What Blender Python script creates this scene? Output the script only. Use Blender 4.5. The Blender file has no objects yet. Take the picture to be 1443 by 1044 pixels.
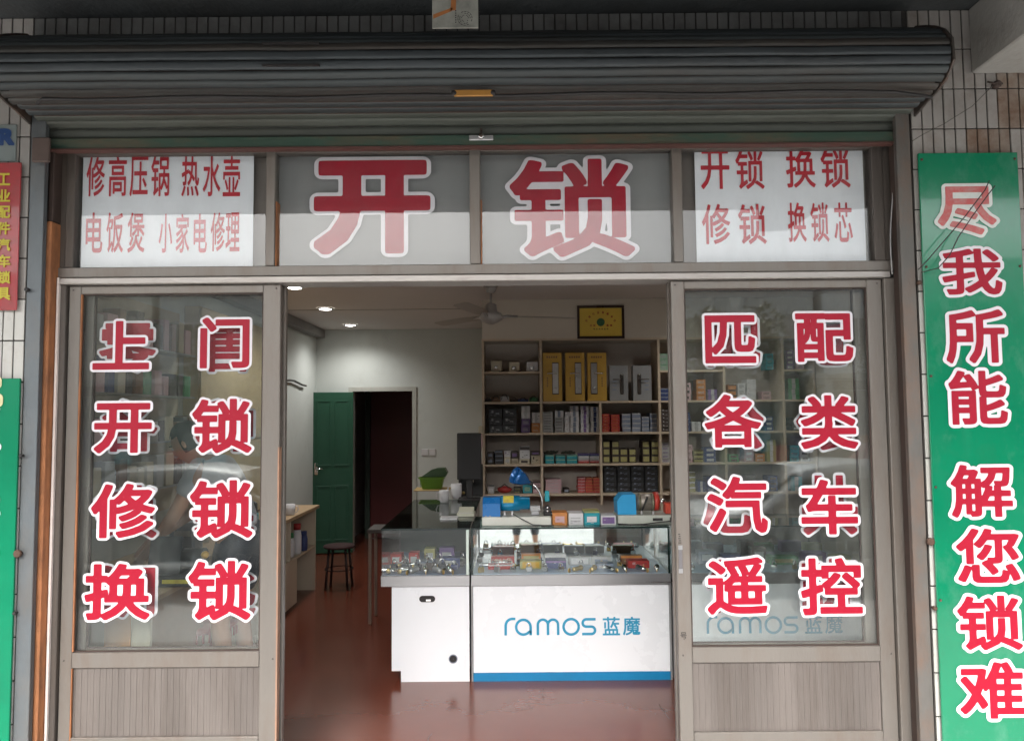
import bpy, bmesh, math, random
import numpy as np
from mathutils import Vector, Matrix, Euler
random.seed(7)
SC = bpy.context.scene
COL = SC.collection
R = math.radians

# ------------------------------------------------------------------ camera
cam = bpy.data.objects.new('camera', bpy.data.cameras.new('camera'))
COL.objects.link(cam); SC.camera = cam
CY, EYE = -3.35, 1.62
PITCH, ROLL = 3.4, 0.5
cam.data.lens = 26.0; cam.data.sensor_width = 36
cam.data.clip_start = .02; cam.data.clip_end = 400
CM = Matrix.Translation((0, CY, EYE)) @ Matrix.Rotation(R(90+PITCH), 4, 'X') @ Matrix.Rotation(R(-ROLL), 4, 'Z')
cam.matrix_world = CM
F = 1042.0
def P(px, py, Y):
    """world x, z where the sight line through photo pixel px, py meets the wall plane at depth Y"""
    d = (CM.to_3x3() @ Vector(((px-721.5)/F, -(py-522)/F, -1)))
    t = (Y-CY)/d.y
    return d.x*t, EYE+d.z*t
def PX(px, py, Y): return P(px, py, Y)[0]
def PZ(px, py, Y): return P(px, py, Y)[1]

# ------------------------------------------------------------------ light
world = bpy.data.worlds.new('World'); SC.world = world; world.use_nodes = True
wn = world.node_tree.nodes; wl = world.node_tree.links
bg = wn['Background']
sky = wn.new('ShaderNodeTexSky'); sky.sky_type = 'NISHITA'; sky.sun_disc = False
sky.sun_elevation = R(43); sky.sun_rotation = R(192); sky.dust_density = 4; sky.air_density = 1.2; sky.ozone_density = 1
hs = wn.new('ShaderNodeHueSaturation'); hs.inputs['Saturation'].default_value = .35
wl.new(sky.outputs[0], hs.inputs['Color']); wl.new(hs.outputs[0], bg.inputs['Color'])
bg.inputs['Strength'].default_value = .15
sun = bpy.data.objects.new('sun', bpy.data.lights.new('sun', 'SUN'))
sun.data.energy = .95; sun.data.angle = R(25); sun.data.color = (1, .97, .93)
sun.rotation_euler = (R(47), 0, R(-12)); sun.location = (0, -6, 12)
COL.objects.link(sun)
SC.view_settings.view_transform = 'Standard'; SC.view_settings.look = 'None'
SC.view_settings.gamma = 1; SC.view_settings.use_curve_mapping = False
SC.view_settings.exposure = 1.95
SC.cycles.max_bounces = 10; SC.cycles.transparent_max_bounces = 24; SC.cycles.glossy_bounces = 5
SC.cycles.diffuse_bounces = 5; SC.cycles.caustics_reflective = False; SC.cycles.caustics_refractive = False
SC.cycles.use_denoising = True; SC.cycles.sample_clamp_indirect = 4

# ------------------------------------------------------------------ materials
def srgb(r, g, b):
    f = lambda c: (c/255/12.92 if c/255 <= .04045 else ((c/255+.055)/1.055)**2.4)
    return (f(r), f(g), f(b))
MC = {}
def pm(name, col, rough=.5, metal=0, var=.12, scale=6, bump=0, bscale=60, dirt=None, dscale=3, damt=.5, stretch=(1, 1, 1), coat=0, spec=.5, rvar=.12):
    if name in MC: return MC[name]
    m = bpy.data.materials.new(name); m.use_nodes = True; MC[name] = m
    N = m.node_tree.nodes; L = m.node_tree.links; b = N['Principled BSDF']
    tc = N.new('ShaderNodeTexCoord'); mp = N.new('ShaderNodeMapping'); mp.inputs['Scale'].default_value = stretch
    oi = N.new('ShaderNodeObjectInfo'); va = N.new('ShaderNodeVectorMath'); L.new(tc.outputs['Object'], va.inputs[0]); L.new(oi.outputs['Location'], va.inputs[1])
    L.new(va.outputs[0], mp.inputs['Vector'])
    n = N.new('ShaderNodeTexNoise'); n.inputs['Scale'].default_value = scale; n.inputs['Detail'].default_value = 6; n.inputs['Roughness'].default_value = .65
    L.new(mp.outputs[0], n.inputs['Vector'])
    mr = N.new('ShaderNodeMapRange'); mr.inputs['From Min'].default_value = .25; mr.inputs['From Max'].default_value = .75
    mr.inputs['To Min'].default_value = 1-var; mr.inputs['To Max'].default_value = 1+var
    L.new(n.outputs['Fac'], mr.inputs['Value'])
    hv = N.new('ShaderNodeHueSaturation'); hv.inputs['Color'].default_value = (*col, 1)
    L.new(mr.outputs[0], hv.inputs['Value'])
    out = hv.outputs[0]
    if dirt:
        n2 = N.new('ShaderNodeTexNoise'); n2.inputs['Scale'].default_value = dscale; n2.inputs['Detail'].default_value = 8; n2.inputs['Roughness'].default_value = .7
        L.new(mp.outputs[0], n2.inputs['Vector'])
        r2 = N.new('ShaderNodeMapRange'); r2.inputs['From Min'].default_value = .62-.3*damt; r2.inputs['From Max'].default_value = .72
        L.new(n2.outputs['Fac'], r2.inputs['Value'])
        mm = N.new('ShaderNodeMath'); mm.operation = 'MULTIPLY'; mm.inputs[1].default_value = min(1, damt*1.2); mm.use_clamp = True
        L.new(r2.outputs[0], mm.inputs[0])
        mx = N.new('ShaderNodeMix'); mx.data_type = 'RGBA'
        L.new(mm.outputs[0], mx.inputs['Factor']); L.new(out, mx.inputs['A']); mx.inputs['B'].default_value = (*dirt, 1)
        out = mx.outputs['Result']
    L.new(out, b.inputs['Base Color'])
    rr = N.new('ShaderNodeMapRange'); rr.inputs['To Min'].default_value = max(.02, rough-rvar); rr.inputs['To Max'].default_value = min(1, rough+rvar)
    L.new(n.outputs['Fac'], rr.inputs['Value']); L.new(rr.outputs[0], b.inputs['Roughness'])
    b.inputs['Metallic'].default_value = metal; b.inputs['Coat Weight'].default_value = coat
    b.inputs['Specular IOR Level'].default_value = spec
    if bump:
        n3 = N.new('ShaderNodeTexNoise'); n3.inputs['Scale'].default_value = bscale; n3.inputs['Detail'].default_value = 4
        L.new(mp.outputs[0], n3.inputs['Vector'])
        bp = N.new('ShaderNodeBump'); bp.inputs['Strength'].default_value = bump; bp.inputs['Distance'].default_value = .01
        L.new(n3.outputs['Fac'], bp.inputs['Height']); L.new(bp.outputs[0], b.inputs['Normal'])
    return m
def glass(name, tint=(.9, .95, .93), base=.04, rough=.0, dust=0):
    if name in MC: return MC[name]
    m = bpy.data.materials.new(name); m.use_nodes = True; MC[name] = m
    N = m.node_tree.nodes; L = m.node_tree.links; N.remove(N['Principled BSDF'])
    tr = N.new('ShaderNodeBsdfTransparent'); tr.inputs[0].default_value = (*tint, 1)
    gl = N.new('ShaderNodeBsdfGlossy'); gl.inputs['Roughness'].default_value = rough
    lw = N.new('ShaderNodeLayerWeight'); lw.inputs['Blend'].default_value = .5
    pw = N.new('ShaderNodeMath'); pw.operation = 'POWER'; pw.inputs[1].default_value = 5
    L.new(lw.outputs['Facing'], pw.inputs[0])
    ma = N.new('ShaderNodeMath'); ma.operation = 'MULTIPLY_ADD'; ma.inputs[1].default_value = 1-base; ma.inputs[2].default_value = base
    L.new(pw.outputs[0], ma.inputs[0])
    mx = N.new('ShaderNodeMixShader'); L.new(ma.outputs[0], mx.inputs[0]); L.new(tr.outputs[0], mx.inputs[1]); L.new(gl.outputs[0], mx.inputs[2])
    out = mx.outputs[0]
    if dust:   # dried marks and grime, plus a pale haze that brightens the pane
        tc = N.new('ShaderNodeTexCoord'); oi = N.new('ShaderNodeObjectInfo'); va = N.new('ShaderNodeVectorMath'); L.new(tc.outputs['Object'], va.inputs[0]); L.new(oi.outputs['Location'], va.inputs[1])
        mp = N.new('ShaderNodeMapping'); mp.inputs['Scale'].default_value = (1, 1, .35); L.new(va.outputs[0], mp.inputs['Vector'])
        n1 = N.new('ShaderNodeTexNoise'); n1.inputs['Scale'].default_value = 9; n1.inputs['Detail'].default_value = 9; n1.inputs['Roughness'].default_value = .75; L.new(mp.outputs[0], n1.inputs['Vector'])
        mr = N.new('ShaderNodeMapRange'); mr.inputs['From Min'].default_value = .42; mr.inputs['From Max'].default_value = .80; mr.inputs['To Min'].default_value = dust*.15; mr.inputs['To Max'].default_value = dust*2.2; L.new(n1.outputs['Fac'], mr.inputs['Value'])
        df_ = N.new('ShaderNodeBsdfDiffuse'); df_.inputs['Color'].default_value = (.45, .46, .44, 1)
        m2 = N.new('ShaderNodeMixShader'); L.new(mr.outputs[0], m2.inputs[0]); L.new(out, m2.inputs[1]); L.new(df_.outputs[0], m2.inputs[2]); out = m2.outputs[0]
    L.new(out, N['Material Output'].inputs['Surface'])
    return m
def lamp_mat(name, col, s):
    m = bpy.data.materials.new(name); m.use_nodes = True
    b = m.node_tree.nodes['Principled BSDF']; b.inputs['Base Color'].default_value = (.8, .8, .8, 1)
    b.inputs['Emission Color'].default_value = (*col, 1); b.inputs['Emission Strength'].default_value = s
    return m
RUST = (.16, .06, .025); GRIME = (.05, .045, .04)
ALU = pm('champagne_aluminium', (.188, .170, .152), .42, .35, .14, 3, .15, 90, (.13, .088, .062), 6, .5, (1, 1, .22))
ALUD = pm('aged_brown_aluminium', (.10, .085, .075), .5, .3, .15, 4, .2, 80, (.10, .07, .05), 6, .5, (1, 1, .2))
ALUL = pm('silver_aluminium', (.36, .335, .315), .35, .4, .10, 4, .1, 80, (.22, .17, .14), 6, .35, (.3, 1, 1))
RUSTM = pm('rusty_orange_steel', (.42, .17, .07), .75, .1, .3, 9, .5, 60, (.16, .07, .035), 14, .8, (1, 1, .3))
GALV = pm('galvanised_steel', (.13, .145, .155), .5, .5, .14, 9, .2, 60, (.16, .14, .12), 5, .45, (1, 1, .5))
GALVR = pm('stained_galvanised_steel', (.13, .122, .112), .55, .4, .16, 9, .2, 60, (.20, .11, .07), 5, .6, (1, 1, .5))
BLACK = pm('black_rubber', (.02, .018, .018), .6, 0, .2)
DARKGAP = pm('dark_gap_brown', (.045, .028, .022), .7, 0, .3, 12)
TILE = pm('white_glazed_tile', (.50, .49, .46), .3, 0, .10, 2.2, .05, 20, (.30, .24, .18), 9, .35)
TILED = pm('darker_white_tile', (.33, .31, .29), .4, 0, .12, 2.2, .05, 20, (.16, .12, .09), 5, .5)
TILER = pm('rust_stained_tile', (.30, .26, .22), .5, 0, .2, 6, .1, 20, (.13, .055, .022), 7, .95)
GROUT = pm('dirty_grout', (.055, .05, .045), .95, 0, .2, 20, .4, 80)
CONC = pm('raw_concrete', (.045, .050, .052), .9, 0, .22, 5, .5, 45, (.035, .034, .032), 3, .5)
CONCL = pm('painted_concrete', (.30, .29, .27), .85, 0, .12, 4, .3, 45, (.18, .14, .10), 3, .45)
SLAT = pm('shutter_slat_steel', (.050, .058, .060), .55, .3, .2, 5, .15, 60, (.05, .038, .03), 4, .45, (.25, 1, 1))
SLATG = pm('green_shutter_bar', (.045, .085, .062), .5, .2, .2, 6, .2, 60, (.16, .06, .03), 6, .55, (.3, 1, 1))
GLS = glass('door_glass', (.965, .985, .98), .046, dust=.028)
GLT = glass('transom_glass', (.985, .99, .99), .030, dust=.022)
GLC = glass('showcase_glass', (.965, .985, .98), .04)
BACKING = pm('grey_pane_backing', (.205, .208, .208), .6, 0, .10, 2)
PAPER = pm('white_poster_paper', (.76, .79, .83), .7, 0, .05, 3, .05, 20)
RED = pm('red_vinyl', (.325, .002, .020), .45, 0, .06, 4, 0, 60, (.66, .22, .24), 22, .10, spec=.3)
WHT = pm('white_vinyl', (.68, .65, .69), .35, 0, .04, 4)
REDP = pm('red_print', (.46, .010, .025), .6, 0, .15, 8, 0, 60, (.62, .30, .32), 30, .15)
PINKP = pm('faded_red_print', (.55, .11, .14), .6, 0, .15, 8)
GREEN = pm('green_banner', (.0, .185, .088), .32, 0, .09, 2, .10, 5, (.0, .12, .062), 2.5, .4, coat=.12, spec=.25)
GREENW = pm('weathered_green_banner', (.0, .175, .082), .16, 0, .12, 2, .16, 5, (.10, .25, .18), 6, .32, (1, 1, .6), coat=.45)
BANR = pm('red_banner', (.34, .018, .025), .4, 0, .15, 5, .1, 10, (.20, .04, .04), 9, .7, coat=.3)
YEL = pm('yellow_print', (.50, .42, .03), .5, 0, .2, 20, 0, 60, (.30, .14, .05), 30, .4)
YELF = pm('faded_yellow_print', (.58, .52, .30), .5, 0, .12)
FLOOR = pm('red_brown_floor', (.135, .036, .020), .22, 0, .14, 1.3, .03, 14, coat=.04, rvar=.08)
WALLW = pm('pale_green_white_plaster', (.54, .565, .54), .8, 0, .07, 1.2, .1, 40, (.36, .36, .32), 1.6, .3)
WALLB = pm('cream_plaster', (.56, .50, .42), .8, 0, .06, 1.5, .1, 40)
CEIL = pm('off_white_ceiling', (.60, .56, .54), .85, 0, .05, 1, .08, 40)
SHELFW = pm('maple_shelf_board', (.52, .42, .31), .5, 0, .10, 5, .05, 60, stretch=(1, 1, 4))
SHELFB = pm('shelf_back_panel', (.46, .40, .35), .7, 0, .07, 3)
DESKW = pm('cream_desk_laminate', (.58, .50, .38), .45, 0, .06, 4)
DESKT = pm('wood_desk_top', (.40, .27, .15), .45, 0, .12, 6, .05, 60, stretch=(4, 1, 1))
LAMW = pm('white_laminate', (.79, .81, .84), .28, 0, .02, 2)
LBLUE = pm('blue_kick_strip', (.01, .19, .40), .35)
LOGO = pm('blue_logo_vinyl', (.02, .28, .47), .4)
STEEL = pm('brushed_stainless', (.44, .44, .45), .3, .85, .06, 6, .08, 200, stretch=(.1, 1, 4))
CHROME = pm('chrome', (.75, .75, .75), .15, 1, .05)
BRASS = pm('brass', (.65, .48, .2), .3, .9, .08)
MIRROR = pm('mirror', (.88, .89, .88), .02, 1, .01, rvar=.01)
DOORG = pm('dark_green_door_paint', (.012, .07, .038), .45, 0, .12, 4, .1, 30)
DOORR = pm('dark_red_door_paint', (.085, .013, .013), .5, 0, .15, 4)
SKIN = pm('skin', (.50, .27, .18), .5, 0, .05)
HAIR = pm('black_hair', (.012, .010, .010), .5, 0, .3, 40)
C = lambda n, c, r=.5, **k: pm(n, c, r, 0, k.pop('var', .08), **k)
BLUEM = pm('blue_machine_paint', (.01, .16, .46), .3, 0, .06, coat=.3)
TEALM = pm('teal_motor_paint', (.005, .22, .42), .22, .3, .06, coat=.4)
LBLUEM = pm('light_blue_paint', (.03, .34, .66), .35)
CREAMM = pm('cream_machine_paint', (.66, .66, .60), .4)
GREYM = pm('warm_grey_casting', (.34, .30, .26), .4, .4)

# ------------------------------------------------------------------ helpers
def link(name, me, parent=None):
    o = bpy.data.objects.new(name, me); COL.objects.link(o)
    if parent: o.parent = parent
    return o
def tag(o, label=None, cat=None, group=None, kind=None):
    if label: o['label'] = label
    if cat: o['category'] = cat
    if group: o['group'] = group
    if kind: o['kind'] = kind
    return o
def thing(name, label, cat, loc=(0, 0, 0), group=None, rz=0):
    o = bpy.data.objects.new(name, None); COL.objects.link(o); o.location = loc; o.empty_display_size = .05
    o.rotation_euler.z = rz
    return tag(o, label, cat, group)
class MB:
    def __init__(s): s.bm = bmesh.new(); s.mats = []
    def _m(s, m):
        if m not in s.mats: s.mats.append(m)
        return s.mats.index(m)
    def box(s, x0, x1, y0, y1, z0, z1, m, bev=0, rot=None, seg=1):
        x0, x1 = min(x0, x1), max(x0, x1); y0, y1 = min(y0, y1), max(y0, y1); z0, z1 = min(z0, z1), max(z0, z1)
        r = bmesh.ops.create_cube(s.bm, size=1)
        vs = r['verts']
        c = Vector(((x0+x1)/2, (y0+y1)/2, (z0+z1)/2))
        for v in vs: v.co = Vector((v.co.x*(x1-x0), v.co.y*(y1-y0), v.co.z*(z1-z0)))
        fs = set(f for v in vs for f in v.link_faces)
        i = s._m(m)
        for f in fs: f.material_index = i
        if bev:
            es = list(set(e for v in vs for e in v.link_edges))
            q = bmesh.ops.bevel(s.bm, geom=es, offset=bev, segments=seg, affect='EDGES', profile=.5)
            vs = list(set(v for f in q['faces'] for v in f.verts) | set(v for v in vs if v.is_valid))
            for f in set(f for v in vs for f in v.link_faces): f.material_index = i
        if rot is not None:
            for v in vs: v.co = rot @ v.co
        for v in vs: v.co += c
        return s
    def poly(s, pts, m, smooth=False):
        f = s.bm.faces.new([s.bm.verts.new(p) for p in pts]); f.material_index = s._m(m); f.smooth = smooth; return s
    def grid(s, rows, m, close=False, smooth=True, caps=False):
        i = s._m(m); V = [[s.bm.verts.new(p) for p in r] for r in rows]; n = len(V[0])
        for a in range(len(V)-1):
            for b in range(n if close else n-1):
                try:
                    f = s.bm.faces.new((V[a][b], V[a][(b+1) % n], V[a+1][(b+1) % n], V[a+1][b])); f.material_index = i; f.smooth = smooth
                except ValueError: pass
        if caps:
            for r in (V[0][::-1], V[-1]):
                try: f = s.bm.faces.new(r); f.material_index = i
                except ValueError: pass
        return s
    def cyl(s, a, b, r0, m, r1=None, n=16, caps=True, smooth=True):
        r1 = r0 if r1 is None else r1
        a, b = Vector(a), Vector(b); d = (b-a).normalized()
        u = d.orthogonal().normalized(); w = d.cross(u)
        rows = [[c+(u*math.cos(2*math.pi*k/n)+w*math.sin(2*math.pi*k/n))*r for k in range(n)] for c, r in ((a, r0), (b, r1))]
        return s.grid(rows, m, True, smooth, caps)
    def lathe(s, prof, c, m, n=20, axis='Z', caps=True, smooth=True):
        c = Vector(c); rows = []
        for r, h in prof:
            row = []
            for k in range(n):
                t = 2*math.pi*k/n; p = (r*math.cos(t), r*math.sin(t), h)
                if axis == 'X': p = (h, p[0], p[1])
                if axis == 'Y': p = (p[0], h, p[1])
                row.append(c+Vector(p))
            rows.append(row)
        return s.grid(rows, m, True, smooth, caps)
    def tube(s, pts, r, m, n=8):
        pts = [Vector(p) for p in pts]; rows = []; up = None
        for k, p in enumerate(pts):
            d = (pts[min(k+1, len(pts)-1)]-pts[max(k-1, 0)]).normalized()
            u = d.orthogonal().normalized() if up is None else (up-d*up.dot(d)).normalized()
            up = u; w = d.cross(u)
            rr = r[k] if isinstance(r, (list, tuple)) else r
            rows.append([p+(u*math.cos(2*math.pi*q/n)+w*math.sin(2*math.pi*q/n))*rr for q in range(n)])
        return s.grid(rows, m, True, True, True)
    def prism(s, prof, x0, x1, m, axis='X'):
        """profile (a,b) extruded; axis X: (y,z); axis Y: (x,z); axis Z: (x,y)"""
        def pt(a, b, t):
            return {'X': (t, a, b), 'Y': (a, t, b), 'Z': (a, b, t)}[axis]
        i = s._m(m); A = [s.bm.verts.new(pt(a, b, x0)) for a, b in prof]; B = [s.bm.verts.new(pt(a, b, x1)) for a, b in prof]
        n = len(A); fs = [s.bm.faces.new(A[::-1]), s.bm.faces.new(B)]
        for k in range(n): fs.append(s.bm.faces.new((A[k], A[(k+1) % n], B[(k+1) % n], B[k])))
        for f in fs: f.material_index = i
        return s
    def ball(s, c, r, m, sc=(1, 1, 1), u=16, v=10):
        q = bmesh.ops.create_uvsphere(s.bm, u_segments=u, v_segments=v, radius=r); i = s._m(m)
        for f in set(f for x in q['verts'] for f in x.link_faces): f.material_index = i; f.smooth = True
        for x in q['verts']: x.co = Vector((x.co.x*sc[0], x.co.y*sc[1], x.co.z*sc[2]))+Vector(c)
        return s
    def build(s, name, parent=None, origin=None, fix=True):
        if fix: bmesh.ops.recalc_face_normals(s.bm, faces=s.bm.faces[:])
        xs = [v.co for v in s.bm.verts]
        if origin is None:
            if parent is None or parent.type != 'EMPTY' and False: pass
            lo = [min(v[k] for v in xs) for k in range(3)]; hi = [max(v[k] for v in xs) for k in range(3)]
            origin = Vector(((lo[0]+hi[0])/2, (lo[1]+hi[1])/2, lo[2] if parent is None else (lo[2]+hi[2])/2))
        origin = Vector(origin)
        for v in s.bm.verts: v.co -= origin
        me = bpy.data.meshes.new(name); s.bm.to_mesh(me); s.bm.free()
        for m in s.mats: me.materials.append(m)
        o = link(name, me, parent)
        pl = Vector((0, 0, 0)); q = parent
        while q is not None: pl += q.location; q = q.parent
        o.location = origin-pl
        return o
def box(name, x0, x1, y0, y1, z0, z1, m, parent=None, bev=0):
    return MB().box(x0, x1, y0, y1, z0, z1, m, bev).build(name, parent)
def struct(o): o['kind'] = 'structure'; return o
def copy_tree(o, loc=None, parent=None, label=None):
    c = o.copy(); COL.objects.link(c); c.parent = parent
    if loc is not None: c.location = loc
    if label: c['label'] = label
    for ch in list(o.children): copy_tree(ch, None, c)
    return c
ORD = ['first', 'second', 'third', 'fourth', 'fifth', 'sixth', 'seventh', 'eighth', 'ninth', 'tenth', 'eleventh', 'twelfth']

# ------------------------------------------------------------------ lettering cut as vinyl shapes
GL = {}
def glyph_field(ch):
    c = bpy.data.curves.new('g', 'FONT'); c.body = ch; c.size = 1; c.resolution_u = 3
    o = bpy.data.objects.new('g', c); COL.objects.link(o)
    me = bpy.data.meshes.new_from_object(o.evaluated_get(bpy.context.evaluated_depsgraph_get()))
    bpy.data.objects.remove(o)
    v = np.array([(p.co.x, p.co.y) for p in me.vertices]); me.calc_loop_triangles()
    tris = [tuple(t.vertices) for t in me.loop_triangles]
    cnt = {}
    for t in tris:
        for a, b in ((t[0], t[1]), (t[1], t[2]), (t[2], t[0])):
            k = (tuple(np.round(v[a], 4)), tuple(np.round(v[b], 4))); k = k if k[0] < k[1] else (k[1], k[0])
            cnt[k] = cnt.get(k, 0)+1
    seg = np.array([k for k, n in cnt.items() if n == 1 and k[0] != k[1]])
    lo, hi = v.min(0), v.max(0); pad = .16
    n = 104; step = (max(hi-lo)+2*pad)/n
    nx = int((hi[0]-lo[0]+2*pad)/step)+1; ny = int((hi[1]-lo[1]+2*pad)/step)+1
    X, Y = np.meshgrid(lo[0]-pad+np.arange(nx)*step, lo[1]-pad+np.arange(ny)*step)
    ins = np.zeros(X.shape, bool)
    for t in tris:
        a, b, c2 = v[t[0]], v[t[1]], v[t[2]]
        d = (b[0]-a[0])*(c2[1]-a[1])-(b[1]-a[1])*(c2[0]-a[0])
        if abs(d) < 1e-12: continue
        w1 = ((X-a[0])*(c2[1]-a[1])-(Y-a[1])*(c2[0]-a[0]))/d; w2 = ((b[0]-a[0])*(Y-a[1])-(b[1]-a[1])*(X-a[0]))/d
        ins |= (w1 >= 0) & (w2 >= 0) & (w1+w2 <= 1)
    D2 = np.full(X.shape, 9.); DI = np.full(X.shape, 9.)
    for a, b in seg:
        ax, ay = X-a[0], Y-a[1]; ux, uy = b-a; L2 = ux*ux+uy*uy
        if L2 < 1e-10: continue
        t = np.clip((ax*ux+ay*uy)/L2, 0, 1); D2 = np.minimum(D2, np.hypot(ax-t*ux, ay-t*uy))
        for sgn in (1, -1):
            den = ux-sgn*uy
            if abs(den) > 1e-9:
                t = np.clip((ax-sgn*ay)/den, 0, 1); DI = np.minimum(DI, np.maximum(abs(ax-t*ux), abs(ay-t*uy)))
        for t in (0, 1): DI = np.minimum(DI, np.maximum(abs(ax-t*ux), abs(ay-t*uy)))
    D2[ins] *= -1; DI[ins] *= -1
    bpy.data.meshes.remove(me)
    return X, Y, D2, DI, (lo+hi)/2, hi-lo
def march(F_, X, Y, cen, ext, y, mi, V, FC, MI):
    """area where F_ < 0 as faces in the xz plane at depth y"""
    ny, nx = F_.shape
    def add(pts):
        base = len(V)
        for p in pts: V.append(((p[0]-cen[0])/ext[0], y, (p[1]-cen[1])/ext[1]))
        FC.append(tuple(range(base, base+len(pts)))); MI.append(mi)
    I = F_ < 0; s4 = I[:-1, :-1].astype(int)+I[1:, :-1]+I[:-1, 1:]+I[1:, 1:]
    for j in range(ny-1):
        i = 0
        while i < nx-1:
            k = s4[j, i]
            if k == 0: i += 1; continue
            if k == 4:
                i0 = i
                while i < nx-1 and s4[j, i] == 4: i += 1
                add([(X[j, i0], Y[j, i0]), (X[j, i], Y[j, i]), (X[j+1, i], Y[j+1, i]), (X[j+1, i0], Y[j+1, i0])]); continue
            cs = [(j, i), (j, i+1), (j+1, i+1), (j+1, i)]; pts = []
            for q in range(4):
                a = cs[q]; b = cs[(q+1) % 4]; fa, fb = F_[a], F_[b]
                if fa < 0: pts.append((X[a], Y[a]))
                if (fa < 0) != (fb < 0):
                    t = fa/(fa-fb); pts.append((X[a]+t*(X[b]-X[a]), Y[a]+t*(Y[b]-Y[a])))
            if len(pts) >= 3: add(pts)
            i += 1
FLD = {}
def glyph_mesh(ch, bold, outline, mr, mw):
    key = (ch, bold, outline, mr.name, mw.name if mw else '')
    if key in GL: return GL[key]
    if ch not in FLD: FLD[ch] = glyph_field(ch)
    X, Y, D2, DI, cen, ext0 = FLD[ch]
    ext = ext0+2*bold
    V, FC, MI = [], [], []
    blend = .35*D2+.65*DI
    march(blend-bold, X, Y, cen, ext, -.0012, 0, V, FC, MI)
    if mw: march(np.minimum(D2-bold-outline, 9), X, Y, cen, ext, 0, 1, V, FC, MI)
    me = bpy.data.meshes.new('letter'); me.from_pydata(V, [], FC); me.materials.append(mr)
    if mw: me.materials.append(mw)
    me.polygons.foreach_set('material_index', MI); me.update()
    GL[key] = me; return me
def letter(ch, cx, cz, w, h, Y, parent, mr=None, mw=None, bold=.03, outline=.05, tilt=0, name='letter', sx=1):
    me = glyph_mesh(ch, bold, outline, mr or RED, mw)
    o = link(name, me, parent); o.scale = (w*sx, 1, h)
    pl = Vector((0, 0, 0)); q = parent
    while q is not None: pl += q.location; q = q.parent
    o.location = Vector((cx, Y, cz))-pl; o.rotation_euler.y = tilt
    return o
def letter_px(ch, x0, y0, x1, y1, Y, parent, **k):
    """letter whose inked box spans these photo pixels on the plane at Y"""
    cx, cz = P((x0+x1)/2, (y0+y1)/2, Y); s = (Y-CY)/F
    return letter(ch, cx, cz, (x1-x0)*s, (y1-y0)*s, Y, parent, **k)

# ================================================================== SETTING
PAV = -.30; ROAD = -.45
# pavement, road, step
PAVE = pm('pale_paving', (.46, .455, .44), .85, 0, .10, 1.5, .3, 30, (.30, .28, .25), 1.5, .4)
struct(box('pavement', -30, 30, -4.3, -.30, PAV-.2, PAV, PAVE))
struct(box('road', -120, 120, -13.0, -4.3, ROAD-.2, ROAD, pm('concrete_road', (.30, .30, .295), .9, 0, .15, 2, .3, 60)))
struct(box('far_pavement', -120, 120, -120, -13.0, ROAD-.2, ROAD+.13, CONCL))
struct(box('shop_step', -2.6, 2.6, -.30, -.06, PAV-.2, -.02, PAVE))
# interior shell
YF = 8.9+CY; YS = 6.68+CY; ZC = 2.66
XL, XR = -2.36, 2.75
fl = struct(box('floor', XL-.1, XR+.1, -.06, YF+2.6, -.2, 0, FLOOR))
b = MB()
for k in range(9):
    x = -1.6+k*.62+random.uniform(-.1, .1); y = random.uniform(.1, 1.1); pts = [(x+random.uniform(-.012, .012), y+.05*q, .0015) for q in range(5)]
    b.grid([[Vector(p)-Vector((.0012, 0, 0)) for p in pts], [Vector(p)+Vector((.0012, 0, 0)) for p in pts]], BLACK, smooth=False)
b.build('floor_crack', fl)['kind'] = 'stuff'
struct(box('wall_left', XL-.15, XL, .12, YF+.15, 0, ZC, WALLW))
struct(box('wall_right', XR, XR+.15, .12, YS+.5, 0, ZC, WALLB))
ce = struct(box('ceiling', XL-.15, XR+.15, .12, YF+2.6, ZC, ZC+.12, CEIL))
box('ceiling_joint', XL, XR, 7.2+CY, 7.2+CY+.012, ZC-.006, ZC-.001, pm('ceiling_joint_grey', (.38, .36, .34), .8), ce)  # seam strip in a darker grey than the ceiling
box('cornice_strip', XL+.001, XL+.10, .3, YF-.001, ZC-.10, ZC-.001, pm('grey_trim', (.22, .21, .20), .7), ce)
# far wall with doorway: pieces left of, right of and above the opening
dx0, dx1 = PX(497, 640, YF), PX(581, 640, YF); dz = PZ(560, 551, YF)
XP = PX(680, 560, YS)          # end of the partition carrying the shelves
b = MB(); b.box(XL, dx0, YF, YF+.12, 0, ZC, WALLW); b.box(dx1, XP+1.2, YF, YF+.12, 0, ZC, WALLW); b.box(dx0, dx1, YF, YF+.12, dz, ZC, WALLW)
struct(b.build('wall_back'))
struct(box('passage_wall', dx0-.9, dx1+.9, YF+1.9, YF+2.0, 0, ZC, pm('dim_plaster', (.42, .42, .42), .8)))
struct(box('passage_side_wall', dx1+.35, dx1+.42, YF+.12, YF+1.9, 0, ZC, pm('dim_plaster', (.42, .42, .42), .8)))
struct(box('passage_side_wall', dx0-.30, dx0-.22, YF+.12, YF+1.9, 0, ZC, pm('dim_plaster', (.42, .42, .42), .8)))
struct(box('passage_side_wall', XL-.15, XL, YF+.15, YF+2.0, 0, ZC, pm('dim_plaster', (.42, .42, .42), .8)))
t = thing('inner_door', 'dark red inner door standing in the shadowed passage behind the green door', 'door', ((dx0+dx1)/2, YF+1.0, 0))
x0, x1 = PX(522, 650, YF+1.0), PX(585, 650, YF+1.0)
box('door_panel', x0, x1, YF+1.0, YF+1.04, .01, 2.0, DOORR, t, .004)
box('door_frame', x0-.07, x0-.002, YF+.98, YF+1.06, .0, 2.06, pm('black_green_frame', (.02, .035, .025), .6), t)
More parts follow.
